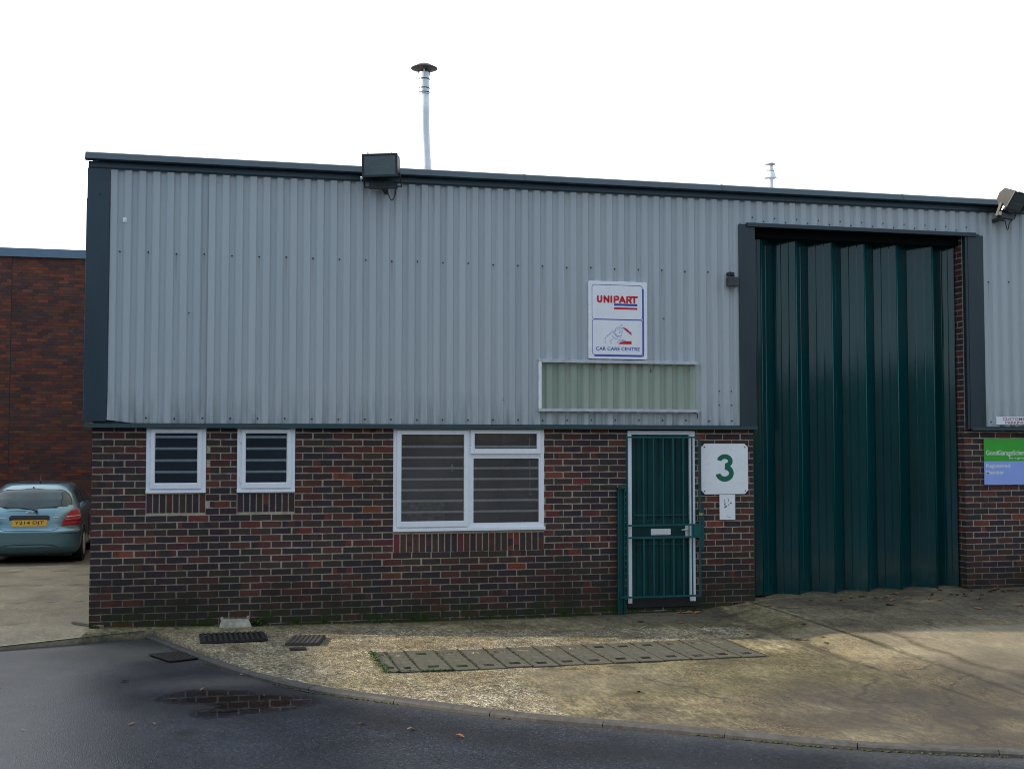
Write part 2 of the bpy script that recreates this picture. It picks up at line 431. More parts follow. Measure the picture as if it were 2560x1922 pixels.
# ------------------------------------------------------------------ ground heights
K = [(-60, -20.6), (-.78, -.68), (0, -.418), (.65, -.20), (.85, -.70), (1.22, -1.69), (1.68, -2.73), (2.11, -3.45), (2.64, -4.02), (3.5, -4.86),
     (3.88, -5.14), (4.71, -5.71), (5.52, -6.30), (6.54, -6.79), (7.6, -7.22), (9.2, -7.65), (12, -8.1), (40, -9.5)]
def interp(P, x):
    if x <= P[0][0]: return P[0][1]
    for (a, b), (c, d) in zip(P, P[1:]):
        if x <= c: return b + (d - b) * (x - a) / (c - a)
    return P[-1][1]
def kerbY(x): return interp(K, x)
BB = [(-1, -.06), (0, -.06), (1.67, -.094), (3.45, -.118), (5.35, -.116), (6.24, -.10), (7.2, -.10), (30, -.1)]
RB = [(7.6, -.012), (8.3, .022), (10.6, .060), (13, .09), (30, .1)]
def sm(t):
    t = max(0, min(1, t)); return t * t * (3 - 2 * t)
def gz(x, y):
    if x < 0:
        t = max(0, min(1, y / 9))
        zl = -.06 * (1 - t) - .20 * t if y > 0 else -.06 + y * .10
        return zl
    zl = interp(BB, x); zl += (-.14 - zl) * sm(-y / 5)
    if x > 7.05:
        zr = interp(RB, x) + min(.03, max(0, y) * .15)
        zr += (-.135 - zr) * sm(-y / 7.5)
        w = sm((x - 7.12) / .54)
        if y > -.1: w = max(w, sm((x - 6.85) / .45) * .55) if x > 6.85 else w
        return zl + (zr - zl) * w
    return zl
ROADZ = -.165

# ------------------------------------------------------------------ bricks
def pick(far=False):
    r = random.random(); j = lambda c: tuple(max(.004, x * random.uniform(.86, 1.16)) for x in c)
    if far:
        if r < .34: return j((.080, .044, .042))
        if r < .62: return j((.112, .050, .038))
        if r < .86: return j((.140, .052, .036))
        return j((.185, .060, .036))
    if r < .42: return j((.048, .036, .040))
    if r < .70: return j((.064, .041, .039))
    if r < .91: return j((.098, .040, .036))
    if r < .988: return j((.140, .044, .036))
    return j((.200, .056, .036))

def brick_face(mb, x0, x1, z0, z1, y, far=False, along='x', vert=False, hz=0.0):
    """one brick on the wall surface; front split in cells so kiln bands show"""
    if x1 - x0 < .012 or z1 - z0 < .012: return
    j = .0012 if far else .0022
    yo = random.uniform(-.0015, .0015)
    c1 = pick(far); c2 = c1
    if not far and random.random() < .30: c2 = pick()
    n = 4
    pos = [0, random.uniform(.2, .4), random.uniform(.55, .8), 1]
    cols = [c2 if (i == k0) else c1 for i in range(3) for k0 in [random.choice((0, 1, 2)) if i == 0 else 9]]
    k = random.randrange(3); cols = [c2 if i == k else c1 for i in range(3)]
    jj = [[random.uniform(-j, j) for _ in range(4)] for _ in range(2)]
    def P(u, w, yy):
        if vert:
            xx = x0 + (x1 - x0) * w; zz = z0 + (z1 - z0) * u
        else:
            xx = x0 + (x1 - x0) * u; zz = z0 + (z1 - z0) * w
        return (xx, yy, zz) if along == 'x' else (yy, xx, zz)
    dep = .010
    s = 1 if along == 'x' else -1
    for i in range(3):
        u0, u1 = pos[i], pos[i + 1]
        def q(u, w, yy, e): 
            p = P(u, w, yy); return (p[0], p[1], p[2] + e)
        e00, e01, e10, e11 = jj[0][i], jj[1][i], jj[0][i + 1], jj[1][i + 1]
        f = [q(u0, 0, y + yo, e00), q(u1, 0, y + yo, e10), q(u1, 1, y + yo, e11), q(u0, 1, y + yo, e01)]
        mb.face(f, 0, cols[i])
        mb.face([q(u0, 1, y + yo, e01), q(u1, 1, y + yo, e11), q(u1, 1, y + dep, e11), q(u0, 1, y + dep, e01)], 0, cols[i])
        mb.face([q(u0, 0, y + dep, e00), q(u1, 0, y + dep, e10), q(u1, 0, y + yo, e10), q(u0, 0, y + yo, e00)], 0, cols[i])
    mb.face([P(0, 0, y + dep), P(0, 0, y + yo), P(0, 1, y + yo), P(0, 1, y + dep)], 0, cols[0])
    mb.face([P(1, 0, y + yo), P(1, 0, y + dep), P(1, 1, y + dep), P(1, 1, y + yo)], 0, cols[2])

def courses(mb, xa, xb, ztop, C, nrows, holes, y=0.0, m=.0150, far=False, phase=.12, zmax=9, zlow=-9, along='x', L=.225, lim=None):
    for r in range(nrows):
        z1 = ztop - r * C; z0 = z1 - C
        z1 = min(z1, zmax)
        if z0 < zlow or z1 - z0 < .03: continue
        # free intervals on this row
        iv = [(xa, xb)]
        zc = (z0 + z1) / 2
        for hx0, hx1, hz0, hz1 in holes:
            if hz0 < zc < hz1:
                nv = []
                for a, b in iv:
                    if hx1 <= a or hx0 >= b: nv.append((a, b)); continue
                    if hx0 > a: nv.append((a, hx0))
                    if hx1 < b: nv.append((hx1, b))
                iv = nv
        first = phase if r % 2 == 0 else phase + L / 2
        for a, b in iv:
            k = math.floor((a - xa - first) / L) - 1
            x = xa + first + k * L
            while x < b:
                jx = random.uniform(-.004, .004) if not far else 0
                s0 = max(a, x + m / 2 + jx) if x + m / 2 > a else a
                s1 = min(b, x + L - m / 2 + jx)
                if x + L > b - .03: s1 = b
                if s1 - s0 > .03: brick_face(mb, s0, s1, z0 + m * .47, z1 - m * .47, y, far, along)
                x += L
                if x > b - .03: break

# ------------------------------------------------------------------ UNIT BUILDING
bld = empty('industrial_unit', (0, 0, 0), 'low industrial unit with pale grey corrugated cladding above red and blue brick, green folding door', 'building')
C = .07536; ZT = .6 + 20 * C
mb = MB()
holes = [(.568, 1.205, 1.15, 9), (1.535, 2.174, 1.15, 9), (3.277, 5.06, .668, 9), (6.085, 6.93, -.03, 9)]
courses(mb, 0, 7.72, ZT, C, 32, holes, 0, phase=.1175 + .1125, zmax=2.095, zlow=-.32)
courses(mb, 10.63, 23.9, 1.984 + 2 * .0750, .0750, 30, [], 0, phase=.1125, zmax=2.095, zlow=-.3)
# jambs of the big opening, and the left end wall
courses(mb, 0.005, .6, 1.984 + 36 * .0750, .0750, 66, [], 10.63, phase=.10, zmax=4.58, zlow=-.1, along='y')
courses(mb, 0.0, 11.9, ZT, C, 34, [], 0.0, phase=.1125, zmax=2.095, zlow=-.4, along='y')
# soldier courses
def soldiers(x0, x1, z0, z1, n):
    w = (x1 - x0) / n
    for i in range(n):
        brick_face(mb, x0 + i * w + .005, x0 + (i + 1) * w - .005, z0 + .006, z1 - .004, 0, vert=False)
def soldiers_v(x0, x1, z0, z1, n):
    w = (x1 - x0) / n
    for i in range(n):
        brick_face(mb, x0 + i * w + .0068, x0 + (i + 1) * w - .0068, z0 + .006, z1 - .004, 0, vert=True)
soldiers_v(.572, 1.203, 1.150, 1.36, 9); soldiers_v(1.54, 2.172, 1.150, 1.36, 9); soldiers_v(3.285, 5.06, .668, .880, 24)
wall = mb.build('brick_wall', M['brick'], bld)
mo = MB()
MC = (.44, .375, .28)
def mslab(x0, x1, z0, z1, y=.006):
    mo.box(x0, x1, y, y + .2, z0, z1, 0, MC)
mslab(0.006, .566, -.5, 2.1); mslab(.566, 1.207, -.5, 1.364); mslab(1.207, 1.533, -.5, 2.1); mslab(1.533, 2.176, -.5, 1.364)
mslab(2.176, 3.275, -.5, 2.1); mslab(3.275, 5.062, -.5, .900); mslab(5.062, 6.083, -.5, 2.1); mslab(6.083, 6.932, -.5, -.03); mslab(6.932, 7.714, -.5, 2.1)
mslab(10.636, 24, -.5, 4.6); mo.box(7.52, 7.714, .21, .6, -.5, 4.6, 0, MC); mo.box(10.636, 10.83, .21, .6, -.5, 4.6, 0, MC)
mo.box(.006, .2, .21, 12, -.5, 2.1, 0, MC)
mo.build('mortar_bed', M['mortar'], bld)

# corrugated cladding
P0, PITCH = .154, .14922
def clad_profile(xa, xb):
    pts = []
    k = math.floor((xa - P0) / PITCH) - 1
    while True:
        x = P0 + k * PITCH
        for dx, y in ((.006, -.048), (.072, -.048), (.088, -.020), (.133, -.020)):
            if xa < x + dx < xb: pts.append((x + dx, y))
        k += 1
        if x > xb: break
    return [(xa, pts[0][1])] + pts + [(xb, pts[-1][1])]
mb = MB()
def clad_panel(xa, xb, za, zb, dent=False):
    pr = clad_profile(xa, xb)
    zs = [za, za + .12, za + .25, zb] if dent else [za, zb]
    rows = []
    for i, z in enumerate(zs):
        row = []
        for x, y in pr:
            zz, yy = z, y
            if dent and x < .42:
                f = (.42 - x) / .28 * max(0, 1 - (z - za) / .25)
                zz += .035 * f; yy += -.02 * f
            row.append(mb.vert((x, yy, zz)))
        rows.append(row)
    for a, b in zip(rows, rows[1:]):
        for i in range(len(pr) - 1):
            mb.idx((a[i], a[i + 1], b[i + 1], b[i]))
clad_panel(.13, 1.2, 2.133, 4.97, True); clad_panel(1.2005, 7.53, 2.133, 4.97); clad_panel(7.5305, 10.88, 4.612, 4.97); clad_panel(10.8805, 23.9, 2.133, 4.97)
cl = mb.build('corrugated_cladding', M['clad'], bld)
# backing behind the cladding and lap lines
mb = MB()
mb.box(.02, 7.70, -.008, .19, 2.10, 5.0); mb.box(7.70, 10.65, -.008, .19, 4.63, 5.0); mb.box(10.65, 23.9, -.008, .004, 2.10, 5.0)
mb.build('wall_lining', M['flash2'], bld)
for x in (1.178, 2.073, 2.968, 3.864, 4.759, 5.654, 6.55):
    mb = MB()
    k = round((x - P0 - .062) / PITCH); xx = P0 + k * PITCH + .068
    mb.box(xx, xx + .003, -.0500, -.0480, 2.131, 4.93); mb.build('sheet_lap', M['lap'], bld)
# screws
SCR = []
def screw(x, y, z, r=.0085):
    SCR.append((x, y, z, r))
k = 0
while .262 + .2985 * k < 20:
    x = .262 + .2985 * k
    if not (7.5 < x < 10.9):
        screw(x, -.02, 4.003 + random.uniform(-.006, .006)); screw(x, -.02, 2.187 + random.uniform(-.006, .006))
    k += 1
x = 7.72
i = 0
while x < 10.8:
    screw(x, -.02, 4.70 - (.045 if i % 2 else 0), .007); x += .149; i += 1
for x, z in ((4.55, 2.93), (4.56, 2.42), (4.95, 2.93), (4.95, 2.42), (7.26, 2.55), (7.42, 2.55), (7.26, 2.38), (7.42, 2.38), (6.55, 3.42), (1.0, 3.35), (3.2, 4.70), (7.05, 4.10)):
    screw(x, -.03, z, .006)
for x, y in ((.05, 4.62), (.04, 4.02), (.05, 2.22), (7.55, 4.45), (7.56, 3.55), (7.6, 2.75), (7.6, 2.2), (10.74, 4.45), (10.8, 3.55), (10.82, 3.0), (10.88, 2.25)):
    screw(x, -.062, y, .007)
SCR.sort(key=lambda q: q[0])
for x, y, z, r in SCR[:100]:
    mb = MB(); mb.tube([(x, y + .002, z), (x, y - .008, z)], [r * 1.25, r], 8); mb.build('screw', M['iron'], bld)
mb = MB()
for x, y, z, r in SCR[100:]: mb.tube([(x, y + .002, z), (x, y - .008, z)], [r * 1.25, r], 8)
if mb.v: tag(mb.build('screw', M['iron'], bld), kind='stuff')
# fascia: upper lip then lower band
mb = MB()
up = [(.10, 5.078), (-.085, 5.072), (-.108, 5.058), (-.152, 4.988), (-.140, 4.978), (-.072, 4.978), (-.072, 5.05), (.10, 5.05)]
mb.sweep(up, -.105, 24.0, 0, True)
f = mb.build('parapet_fascia', M['flash'], bld)
mb = MB()
mb.sweep([(-.062, 4.976), (-.066, 4.915), (-.060, 4.900), (-.052, 4.900), (-.052, 4.976)], -.075, 24.0, 0, True)
mb.box(-.075, -.0625, -.05, 12, 4.60, 4.976)
mb.build('fascia_band', M['flash'], bld)
for x in (4.800, 7.291, 9.745, 13.2):
    mb = MB(); mb.sweep([(.10, 5.082), (-.087, 5.076), (-.112, 5.060), (-.157, 4.987), (-.150, 4.986), (-.106, 5.056), (-.083, 5.070), (.10, 5.076)], x - .012, x + .012, 0, True); mb.build('fascia_joint', M['flash2'], bld)
# corner flashing
mb = MB()
mb.box(-.088, .148, -.066, -.052, 2.150, 4.565); mb.box(-.088, -.074, -.052, .20, 2.150, 4.565)
mb.box(-.082, .152, -.060, -.0505, 4.565, 4.900); mb.box(-.082, -.070, -.0505, .20, 4.565, 4.90)
mb.box(.148, .152, -.066, -.030, 2.2, 4.565)
mb.build('corner_flashing', M['flash'], bld, bevel=.004)
# side wall cladding
mb = MB()
mb.box(-.066, -.03, .20, 12, 2.14, 4.95)
mb.build('side_cladding', M['clad'], bld)
# drip flashing below the sheets
mb = MB()
for a, b in ((-.070, 7.742), (10.70, 24)):
    mb.sweep([(.0, 2.130), (-.056, 2.130), (-.074, 2.122), (-.078, 2.082), (-.070, 2.078), (0, 2.096)], a, b, 0, True)
mb.build('drip_flashing', M['flash3'], bld)
# big opening surround
mb = MB()
mb.box(7.515, 7.728, -.074, -.055, 2.098, 4.598); mb.box(7.716, 7.728, -.055, .10, 2.098, 4.598)
mb.build('opening_flashing', M['flash2'], bld, bevel=.003); mb = MB()
mb.box(10.682, 10.905, -.074, -.055, 2.098, 4.590); mb.box(10.645, 10.6815, -.068, -.004, 2.098, 4.585)
mb.build('opening_flashing', M['flash2'], bld, bevel=.003)
mb = MB()
mb.sweep([(-.02, 4.625), (-.090, 4.622), (-.096, 4.612), (-.096, 4.574), (-.088, 4.570), (-.02, 4.572)], 7.62, 10.795, 0, True)
mb.build('lintel_flashing', M['flash2'], bld)
mb = MB()
mb.box(7.70, 10.66, -.05, .62, 4.575, 4.625); mb.box(7.73, 10.62, .055, .10, 4.465, 4.574)  # second box is a black strip standing in for shade under the lintel
M['soffit_shade'] = simple('soffit_shade_black', (.004, .004, .005), .8, 0, .2, spec=.1)
mb.build('soffit_and_shade_strip', M['soffit_shade'], bld)
# interior behind folding door, roof
mb = MB()
mb.box(7.70, 10.66, .60, .64, -.1, 4.6)
mb.build('opening_back', M['dark_void'], bld)
mb = MB()
mb.sweep([(0.12, 5.045), (6.0, 5.42), (12.0, 5.045), (12.0, 4.9), (0.12, 4.9)], -.05, 24, 0, True)
mb.build('roof', M['roofmat'], bld)
mb = MB(); mb.box(0, 24, 11.9, 12.0, -.4, 5.04); mb.box(23.9, 24, 0, 12, -.4, 5.04)
mb.build('rear_wall', M['mortar'], bld)

# ---------- windows
def frame_ring(mb, x0, x1, z0, z1, w, y0, y1, wb=None):
    wb = wb or w
    mb.box(x0, x0 + w, y0, y1, z0, z1); mb.box(x1 - w, x1, y0, y1, z0, z1)
    mb.box(x0 + w, x1 - w, y0, y1, z1 - w, z1); mb.box(x0 + w, x1 - w, y0, y1, z0, z0 + wb)
def window_room(x0, x1, z0, z1, parent, mat, depth=.9):
    mb = MB()
    X0, X1, Z0, Z1, Y = x0 - .3, x1 + .3, z0 - .1, z1 + .02, .21
    a = [(X0, Y, Z0), (X1, Y, Z0), (X1, Y + depth, Z0), (X0, Y + depth, Z0), (X0, Y, Z1), (X1, Y, Z1), (X1, Y + depth, Z1), (X0, Y + depth, Z1)]
    for q in ((0, 1, 2, 3), (4, 7, 6, 5), (1, 5, 6, 2), (2, 6, 7, 3), (3, 7, 4, 0)):
        mb.face([a[i] for i in q])
    return mb.build('interior_room', mat, parent)
def small_window(x0, lab):
    x1 = x0 + .634; z0, z1 = 1.369, 2.086
    mb = MB(); frame_ring(mb, x0, x1, z0 + .030, z1, .048, -.006, .06)
    mb.box(x0 - .002, x1 + .002, -.022, .055, z0, z0 + .0295)
    w = mb.build('window', M['upvc'], bld, bevel=.003); w['label'] = lab
    sx0, sx1, sz0, sz1 = x0 + .047, x1 - .047, z0 + .046, z1 - .015
    mb = MB(); frame_ring(mb, sx0, sx1, sz0, sz1, .040, -.024, .03, .058)
    mb.build('casement', M['upvc'], w, bevel=.004)
    mb = MB(); frame_ring(mb, sx0 + .0405, sx1 - .0405, sz0 + .0585, sz1 - .0405, .006, -.015, .02)
    mb.build('glazing_bead', M['upvc'], w)
    for zz in (sz0 + .10, sz1 - .12):
        mb = MB(); mb.box(x0 + .030, x0 + .046, -.022, -.0065, zz - .03, zz + .03); mb.build('hinge', M['upvc'], w)
    mb = MB(); mb.face([(sx0 + .03, -.003, sz0 + .03), (sx1 - .03, -.003, sz0 + .03), (sx1 - .03, -.003, sz1 - .03), (sx0 + .03, -.003, sz1 - .03)])
    mb.build('glass_pane', M['glass'], w)
    for z in (1.981, 1.854, 1.724, 1.597):
        mb = MB(); mb.tube([(x0 + .03, .026, z), (x1 - .03, .026, z)], .015, 12); mb.build('security_bar', M['barwhite'], w)
    window_room(x0, x1, z0, z1, w, M['inner_dark'])
    return w
small_window(.568, 'leftmost of the two small white windows, in the brick nearest the building corner')
small_window(1.537, 'second small white window from the left corner')
# large window
X0, X1, Z0, Z1 = 3.278, 5.058, .908, 2.082
mb = MB(); frame_ring(mb, X0, X1, Z0 + .035, Z1, .042, -.006, .06, .03)
mb.box(4.128, 4.190, -.006, .06, Z0 + .065, Z1 - .042); mb.box(4.190, X1 - .042, -.006, .06, 1.762, 1.800)
mb.box(X0 - .003, X1 + .012, -.026, .055, Z0, Z0 + .0345)
w = mb.build('window', M['upvc'], bld, bevel=.003); w['label'] = 'large white three-pane window in the brick beside the green door'
mb = MB(); frame_ring(mb, 3.317, 4.150, .957, 2.066, .052, -.026, .03, .066); mb.build('casement', M['upvc'], w, bevel=.004)
mb = MB(); frame_ring(mb, 4.176, 5.014, 1.792, 2.072, .046, -.028, .03, .058); mb.build('top_light_sash', M['upvc'], w, bevel=.004)
mb = MB()
for a, b, c, d in ((3.36, 4.11, 1.01, 2.03), (4.20, 4.99, 1.83, 2.04), (4.18, 5.02, .96, 1.77)):
    mb.face([(a, 0.002, c), (b, 0.002, c), (b, 0.002, d), (a, 0.002, d)])
mb.build('glass_pane', M['glass2'], w)
mb = MB(); frame_ring(mb, 4.1905, 5.0155, .9735, 1.7615, .022, -.002, .03); mb.build('glazing_bead', M['upvc'], w)
for z in (1.875, 1.750, 1.625, 1.500, 1.377, 1.252, 1.125):
    mb = MB(); mb.tube([(X0 + .03, .026, z), (X1 - .03, .026, z)], .0145, 12); mb.build('security_bar', M['barwhite'], w)
mb = MB(); mb.tube([(4.90, .06, 1.98), (4.905, .06, 1.30)], .003, 6); mb.build('blind_cord', M['barwhite'], w)
mb = MB(); mb.box(3.975, 3.987, .10, .11, 1.59, 1.67); mb.build('window_handle', M['barwhite'], w)
window_room(X0, X1, Z0, Z1, w, M['interior'], .7)
mb = MB(); mb.box(3.42, 3.95, .42, .60, .80, 1.22); mb.box(3.50, 3.80, .40, .42, .86, 1.12); mb.build('filing_box', M['block'], w)
mb = MB(); mb.box(4.62, 4.99, .30, .34, .80, 2.10); mb.build('door_edge', M['inner_dark'], w)
# seal strips at window heads/sills (pale mortar fillet under big window)
mb = MB(); mb.box(3.275, 5.062, .0005, .005, .882, .9075, 0, (.34, .31, .25)); mb.build('sill_mortar', M['mortar'], bld)

# ---------- pedestrian door
mb = MB()
mb.box(6.092, 6.142, -.004, .07, .015, 2.066); mb.box(6.878, 6.912, -.004, .07, .022, 2.066); mb.box(6.142, 6.878, -.004, .07, 2.018, 2.066)
mb.box(6.912, 6.945, -.010, .004, .022, 2.062)
d = mb.build('door', M['upvc'], bld, bevel=.003); d['label'] = 'dark green boarded door in a white frame behind a steel security gate'
mb = MB()
xs = []; x = 6.1425
while x < 6.877:
    xs += [(x, .030), (min(x + .052, 6.877), .030), (min(x + .057, 6.877), .038), (min(x + .067, 6.877), .038)]; x += .072
a = [mb.vert((p, y, .070)) for p, y in xs]; b = [mb.vert((p, y, 2.0175)) for p, y in xs]
for i in range(len(xs) - 1): mb.idx((a[i], a[i + 1], b[i + 1], b[i]))
mb.build('door_leaf', M['teal_leaf'], d)
mb = MB(); mb.box(6.143, 6.877, .0155, .031, .760, 1.000); mb.build('middle_rail', M['teal_leaf'], d, bevel=.003)
mb = MB(); mb.box(6.17, 6.85, .016, .029, 1.045, 1.060); mb.box(6.20, 6.83, .016, .029, .700, .708); mb.build('panel_moulding', M['teal'], d, bevel=.002)
mb = MB(); mb.box(6.385, 6.635, .004, .0155, .818, .892); mb.box(6.395, 6.625, .000, .004, .832, .884); mb.build('letter_plate', M['white_sign'], d, bevel=.003)
mb = MB(); mb.box(6.822, 6.862, .003, .0155, .790, .930); mb.tube([(6.84, .003, .882), (6.84, -.030, .882)], .008, 8); mb.tube([(6.84, -.030, .882), (6.76, -.034, .876)], .008, 8)
mb.build('handle', M['galv'], d)
mb = MB(); mb.box(6.08, 6.975, -.020, .21, -.032, .014); mb.box(6.142, 6.878, .02, .05, .014, .070)
mb.build('threshold', M['dark_void'], d)
mb = MB(); mb.box(6.09, 6.93, .10, .2, -.03, 2.1); mb.build('door_backing', M['dark_void'], d)

# ---------- folding door: six bi-fold leaves
fd = [(7.735, .15), (7.893, .12), (8.14, .300), (8.367, .12), (8.62, .300), (8.858, .12), (9.08, .300), (9.317, .12), (9.54, .300), (9.771, .12), (10.02, .300), (10.283, .12), (10.44, .300), (10.60, .13)]
door = None
mbf = MB(); mbf.box(7.73, 10.62, .10, .34, 4.50, 4.574)
fdoor = mbf.build('folding_door', M['teal_leaf'], bld); fdoor['label'] = 'tall dark green folding door of concertina steel leaves'
def leaf(p, q, flat=False):
    mb = MB()
    p = Vector((p[0], p[1], 0)); q = Vector((q[0], q[1], 0)); d = q - p; L = d.length; d.normalize(); n = Vector((d.y, -d.x, 0))
    zb = .048; zt = 4.50
    if L < .13: stops = [(0, 0), (1, 0)]
    else:
        stops = [(0, 0), (.02, .003), (.30, .0045), (.333, .0025), (.366, .0045), (.634, .0045), (.667, .0025), (.70, .0045), (.98, .003), (1, 0)]
    pr = [p + d * L * s + n * o for s, o in stops]
    bk = [v - n * .022 for v in pr]
    a = [mb.vert((v.x, v.y, zb)) for v in pr]; b = [mb.vert((v.x, v.y, zt)) for v in pr]
    c = [mb.vert((v.x, v.y, zb)) for v in bk]; e = [mb.vert((v.x, v.y, zt)) for v in bk]
    for i in range(len(pr) - 1):
        mb.idx((a[i], a[i + 1], b[i + 1], b[i])); mb.idx((c[i + 1], c[i], e[i], e[i + 1])); mb.idx((a[i + 1], a[i], c[i], c[i + 1]))
    return mb.build('door_leaf', M['foldpaint'], fdoor)
for p, q in zip(fd, fd[1:]): leaf(p, q)
for i in (1, 3, 5, 7, 9, 11):
    mb = MB(); mb.tube([(fd[i][0], fd[i][1] - .006, .05), (fd[i][0], fd[i][1] - .006, 4.50)], .009, 8); mb.build('hinge_edge', M['teal'], fdoor, smooth=True)
mb = MB(); mb.bar((7.985, .20, 1.05), (7.985, .20, 1.62), .014, .03); mb.build('pull_handle', M['dark_void'], fdoor)

# ------------------------------------------------------------------ security gate
g = empty('security_gate', (5.99, -.05, -.1), 'dark green steel security gate of vertical bars closed over the door', 'gate')
O = (5.99, -.05, -.1)
mb = MB(O); mb.box(5.945, 6.030, -.030, -.022, -.098, 1.385); mb.box(5.945, 5.953, -.075, -.0225, -.098, 1.385); mb.box(6.022, 6.030, -.075, -.0225, -.098, 1.385)
mb.box(5.945, 6.030, -.075, -.0305, 1.372, 1.392)
for z in (.35, .62, .95, 1.15, 1.32): mb.tube([(5.985, -.020, z), (5.985, -.040, z)], .012, 8)
mb.build('hinge_post', M['teal'], g)
mb = MB(O); frame_ring(mb, 6.046, 6.984, .088, 1.998, .020, -.095, -.073)
mb.build('gate_frame', M['teal'], g)
for x in (6.261, 6.386, 6.511, 6.636, 6.763, 6.876):
    for za, zb in ((.108, .787), (.952, 1.978)):
        if x > 6.87: continue
        mb = MB(O); mb.box(x - .008, x + .008, -.090, -.078, za, zb); mb.build('bar', M['teal'], g)
mb = MB(O); mb.box(6.868, 6.884, -.090, -.078, .108, 1.978); mb.build('bar', M['teal'], g)
for z in (.797, .942):
    mb = MB(O); mb.box(6.066, 6.964, -.097, -.074, z - .010, z + .010); mb.build('rail', M['teal'], g)
mb = MB(O); mb.box(6.892, 6.9635, -.100, -.070, .8075, .931); mb.tube([(6.945, -.099, .86), (6.945, -.104, .86)], .009, 10)
mb.build('lock_box', M['teal'], g)
for z in (1.395, .100):
    mb = MB(O); mb.box(5.965, 6.060, -.090, -.076, z - .010, z + .012); mb.tube([(6.035, -.083, z - .03), (6.035, -.083, z + .03)], .011, 8); mb.build('hinge', M['teal'], g)
mb = MB(O); mb.box(6.992, 7.045, -.040, .002, .632, 1.140)
for z in (.66, .82, .95, 1.11): mb.tube([(7.018, -.040, z), (7.018, -.045, z)], .008, 8)
mb.build('catch_plate', M['teal'], g)
pl = MB((6.97, -.11, 1.06))
pl.box(6.955, 6.995, -.120, -.098, 1.052, 1.080); pl.tube([(6.99, -.109, 1.068), (7.02, -.105, 1.069)], .005, 6)
o = pl.build('padlock', M['brass']); o.location = (6.97, -.11, 1.06); tag(o, 'small brass padlock hanging on the side bar of the security gate', 'padlock')

# ------------------------------------------------------------------ signs
def chamfer(x0, x1, z0, z1, c):
    return [(x0 + c, z0), (x1 - c, z0), (x1, z0 + c), (x1, z1 - c), (x1 - c, z1), (x0 + c, z1), (x0, z1 - c), (x0, z0 + c)]
def arc(cx, cz, rx, rz, a0, a1, n=14):
    return [(cx + rx * math.cos(R(a0 + (a1 - a0) * i / n)), cz + rz * math.sin(R(a0 + (a1 - a0) * i / n))) for i in range(n + 1)]
# number three
O = (7.325, -.012, 1.30)
s = empty('number_sign', O, 'white plate with clipped corners and a green figure 3 beside the door', 'sign')
mb = MB(O); mb.prism(chamfer(7.022, 7.630, 1.300, 1.912, .045), -.024, -.012); mb.build('plate', M['white_sign'], s)
mb = MB(O)
cx = 7.324
top = arc(cx + .003, 1.700, .073, .055, 172, -88, 22); bot = arc(cx, 1.555, .087, .072, 88, -172, 26)
mb.stroke(top, .058, -.0255, -.0255, 0, False)
mb.stroke(bot, .062, -.0262, -.0262, 0, False)
mb.build('numeral', M['green3'], s)
for x in (7.062, 7.590):
    for z in (1.339, 1.871): mb = MB(O); mb.tube([(x, -.024, z), (x, -.028, z)], .008, 8); mb.build('screw', M['iron'], s)
# cigarette plate
O = (7.358, -.012, .99)
s = empty('smoking_notice', O, 'small white notice with a cigarette drawing below the number 3 plate', 'sign')
mb = MB(O); mb.box(7.257, 7.459, -.0215, -.012, .991, 1.294); mb.build('plate', M['white_sign'], s)
mb = MB(O)
mb.stroke([(7.322, 1.138), (7.352, 1.158)], .011, -.0225, 0, 0, False); mb.stroke([(7.368, 1.168), (7.380, 1.176)], .010, -.0225, 0, 0, False); mb.stroke([(7.392, 1.184), (7.412, 1.196)], .011, -.0225, 0, 0, False)
mb.stroke(arc(7.338, 1.215, .024, .026, 120, 250, 8), .005, -.0225, 0, 0, False); mb.stroke(arc(7.352, 1.225, .022, .024, -60, 70, 8), .005, -.0225, 0, 0, False)
mb.stroke(arc(7.335, 1.170, .018, .018, 100, 240, 8), .005, -.0225, 0, 0, False); mb.stroke(arc(7.345, 1.172, .018, .016, 100, 240, 8), .004, -.0225, 0, 0, False)
mb.stroke([(7.318, 1.14), (7.312, 1.125)], .005, -.0225, 0, 0, False)
mb.stroke([(7.34, 1.030), (7.37, 1.026), (7.40, 1.014)], .004, -.0225, 0, 0, False)
mb.build('cigarette_drawing', M['inky'], s)
# car care sign
O = (5.95, -.055, 2.915)
s = empty('car_care_sign', O, 'upright white sign reading UNIPART CAR CARE CENTRE with blue border', 'sign')
mb = MB(O); mb.prism(chamfer(5.586, 6.318, 2.915, 3.842, .012), -.085, -.052); mb.build('panel', M['white_sign'], s, bevel=.003)
YS = -.0862
mb = MB(O)
def rrect(x0, x1, z0, z1, r):
    p = arc(x1 - r, z1 - r, r, r, 0, 90, 6) + arc(x0 + r, z1 - r, r, r, 90, 180, 6) + arc(x0 + r, z0 + r, r, r, 180, 270, 6) + arc(x1 - r, z0 + r, r, r, 270, 360, 6)
    return p + [p[0]]
mb.stroke(rrect(5.628, 6.258, 3.389, 3.798, .03), .006, YS, 0, 0, False); mb.stroke(rrect(5.630, 6.258, 2.965, 3.383, .03), .006, YS - .0004, 0, 0, False)
mb.stroke([(6.2675, 3.76), (6.2675, 2.965), (6.262, 2.956), (6.25, 2.9525), (5.655, 2.9525)], .016, YS - .0007, 0, 0, False)
mb.stroke([(5.902, 3.564), (6.194, 3.564)], .026, YS, 0, 0, False)
mb.build('blue_border', M['blue'], s)
mb = MB(O)
mb.stroke([(5.902, 3.520), (6.194, 3.520)], .024, YS, 0, 0, False)
lw = .0235; zb, zt2 = 3.594, 3.660
yl = YS - .0006
def St(p): mb.stroke(p, lw, yl, 0, 0, True)
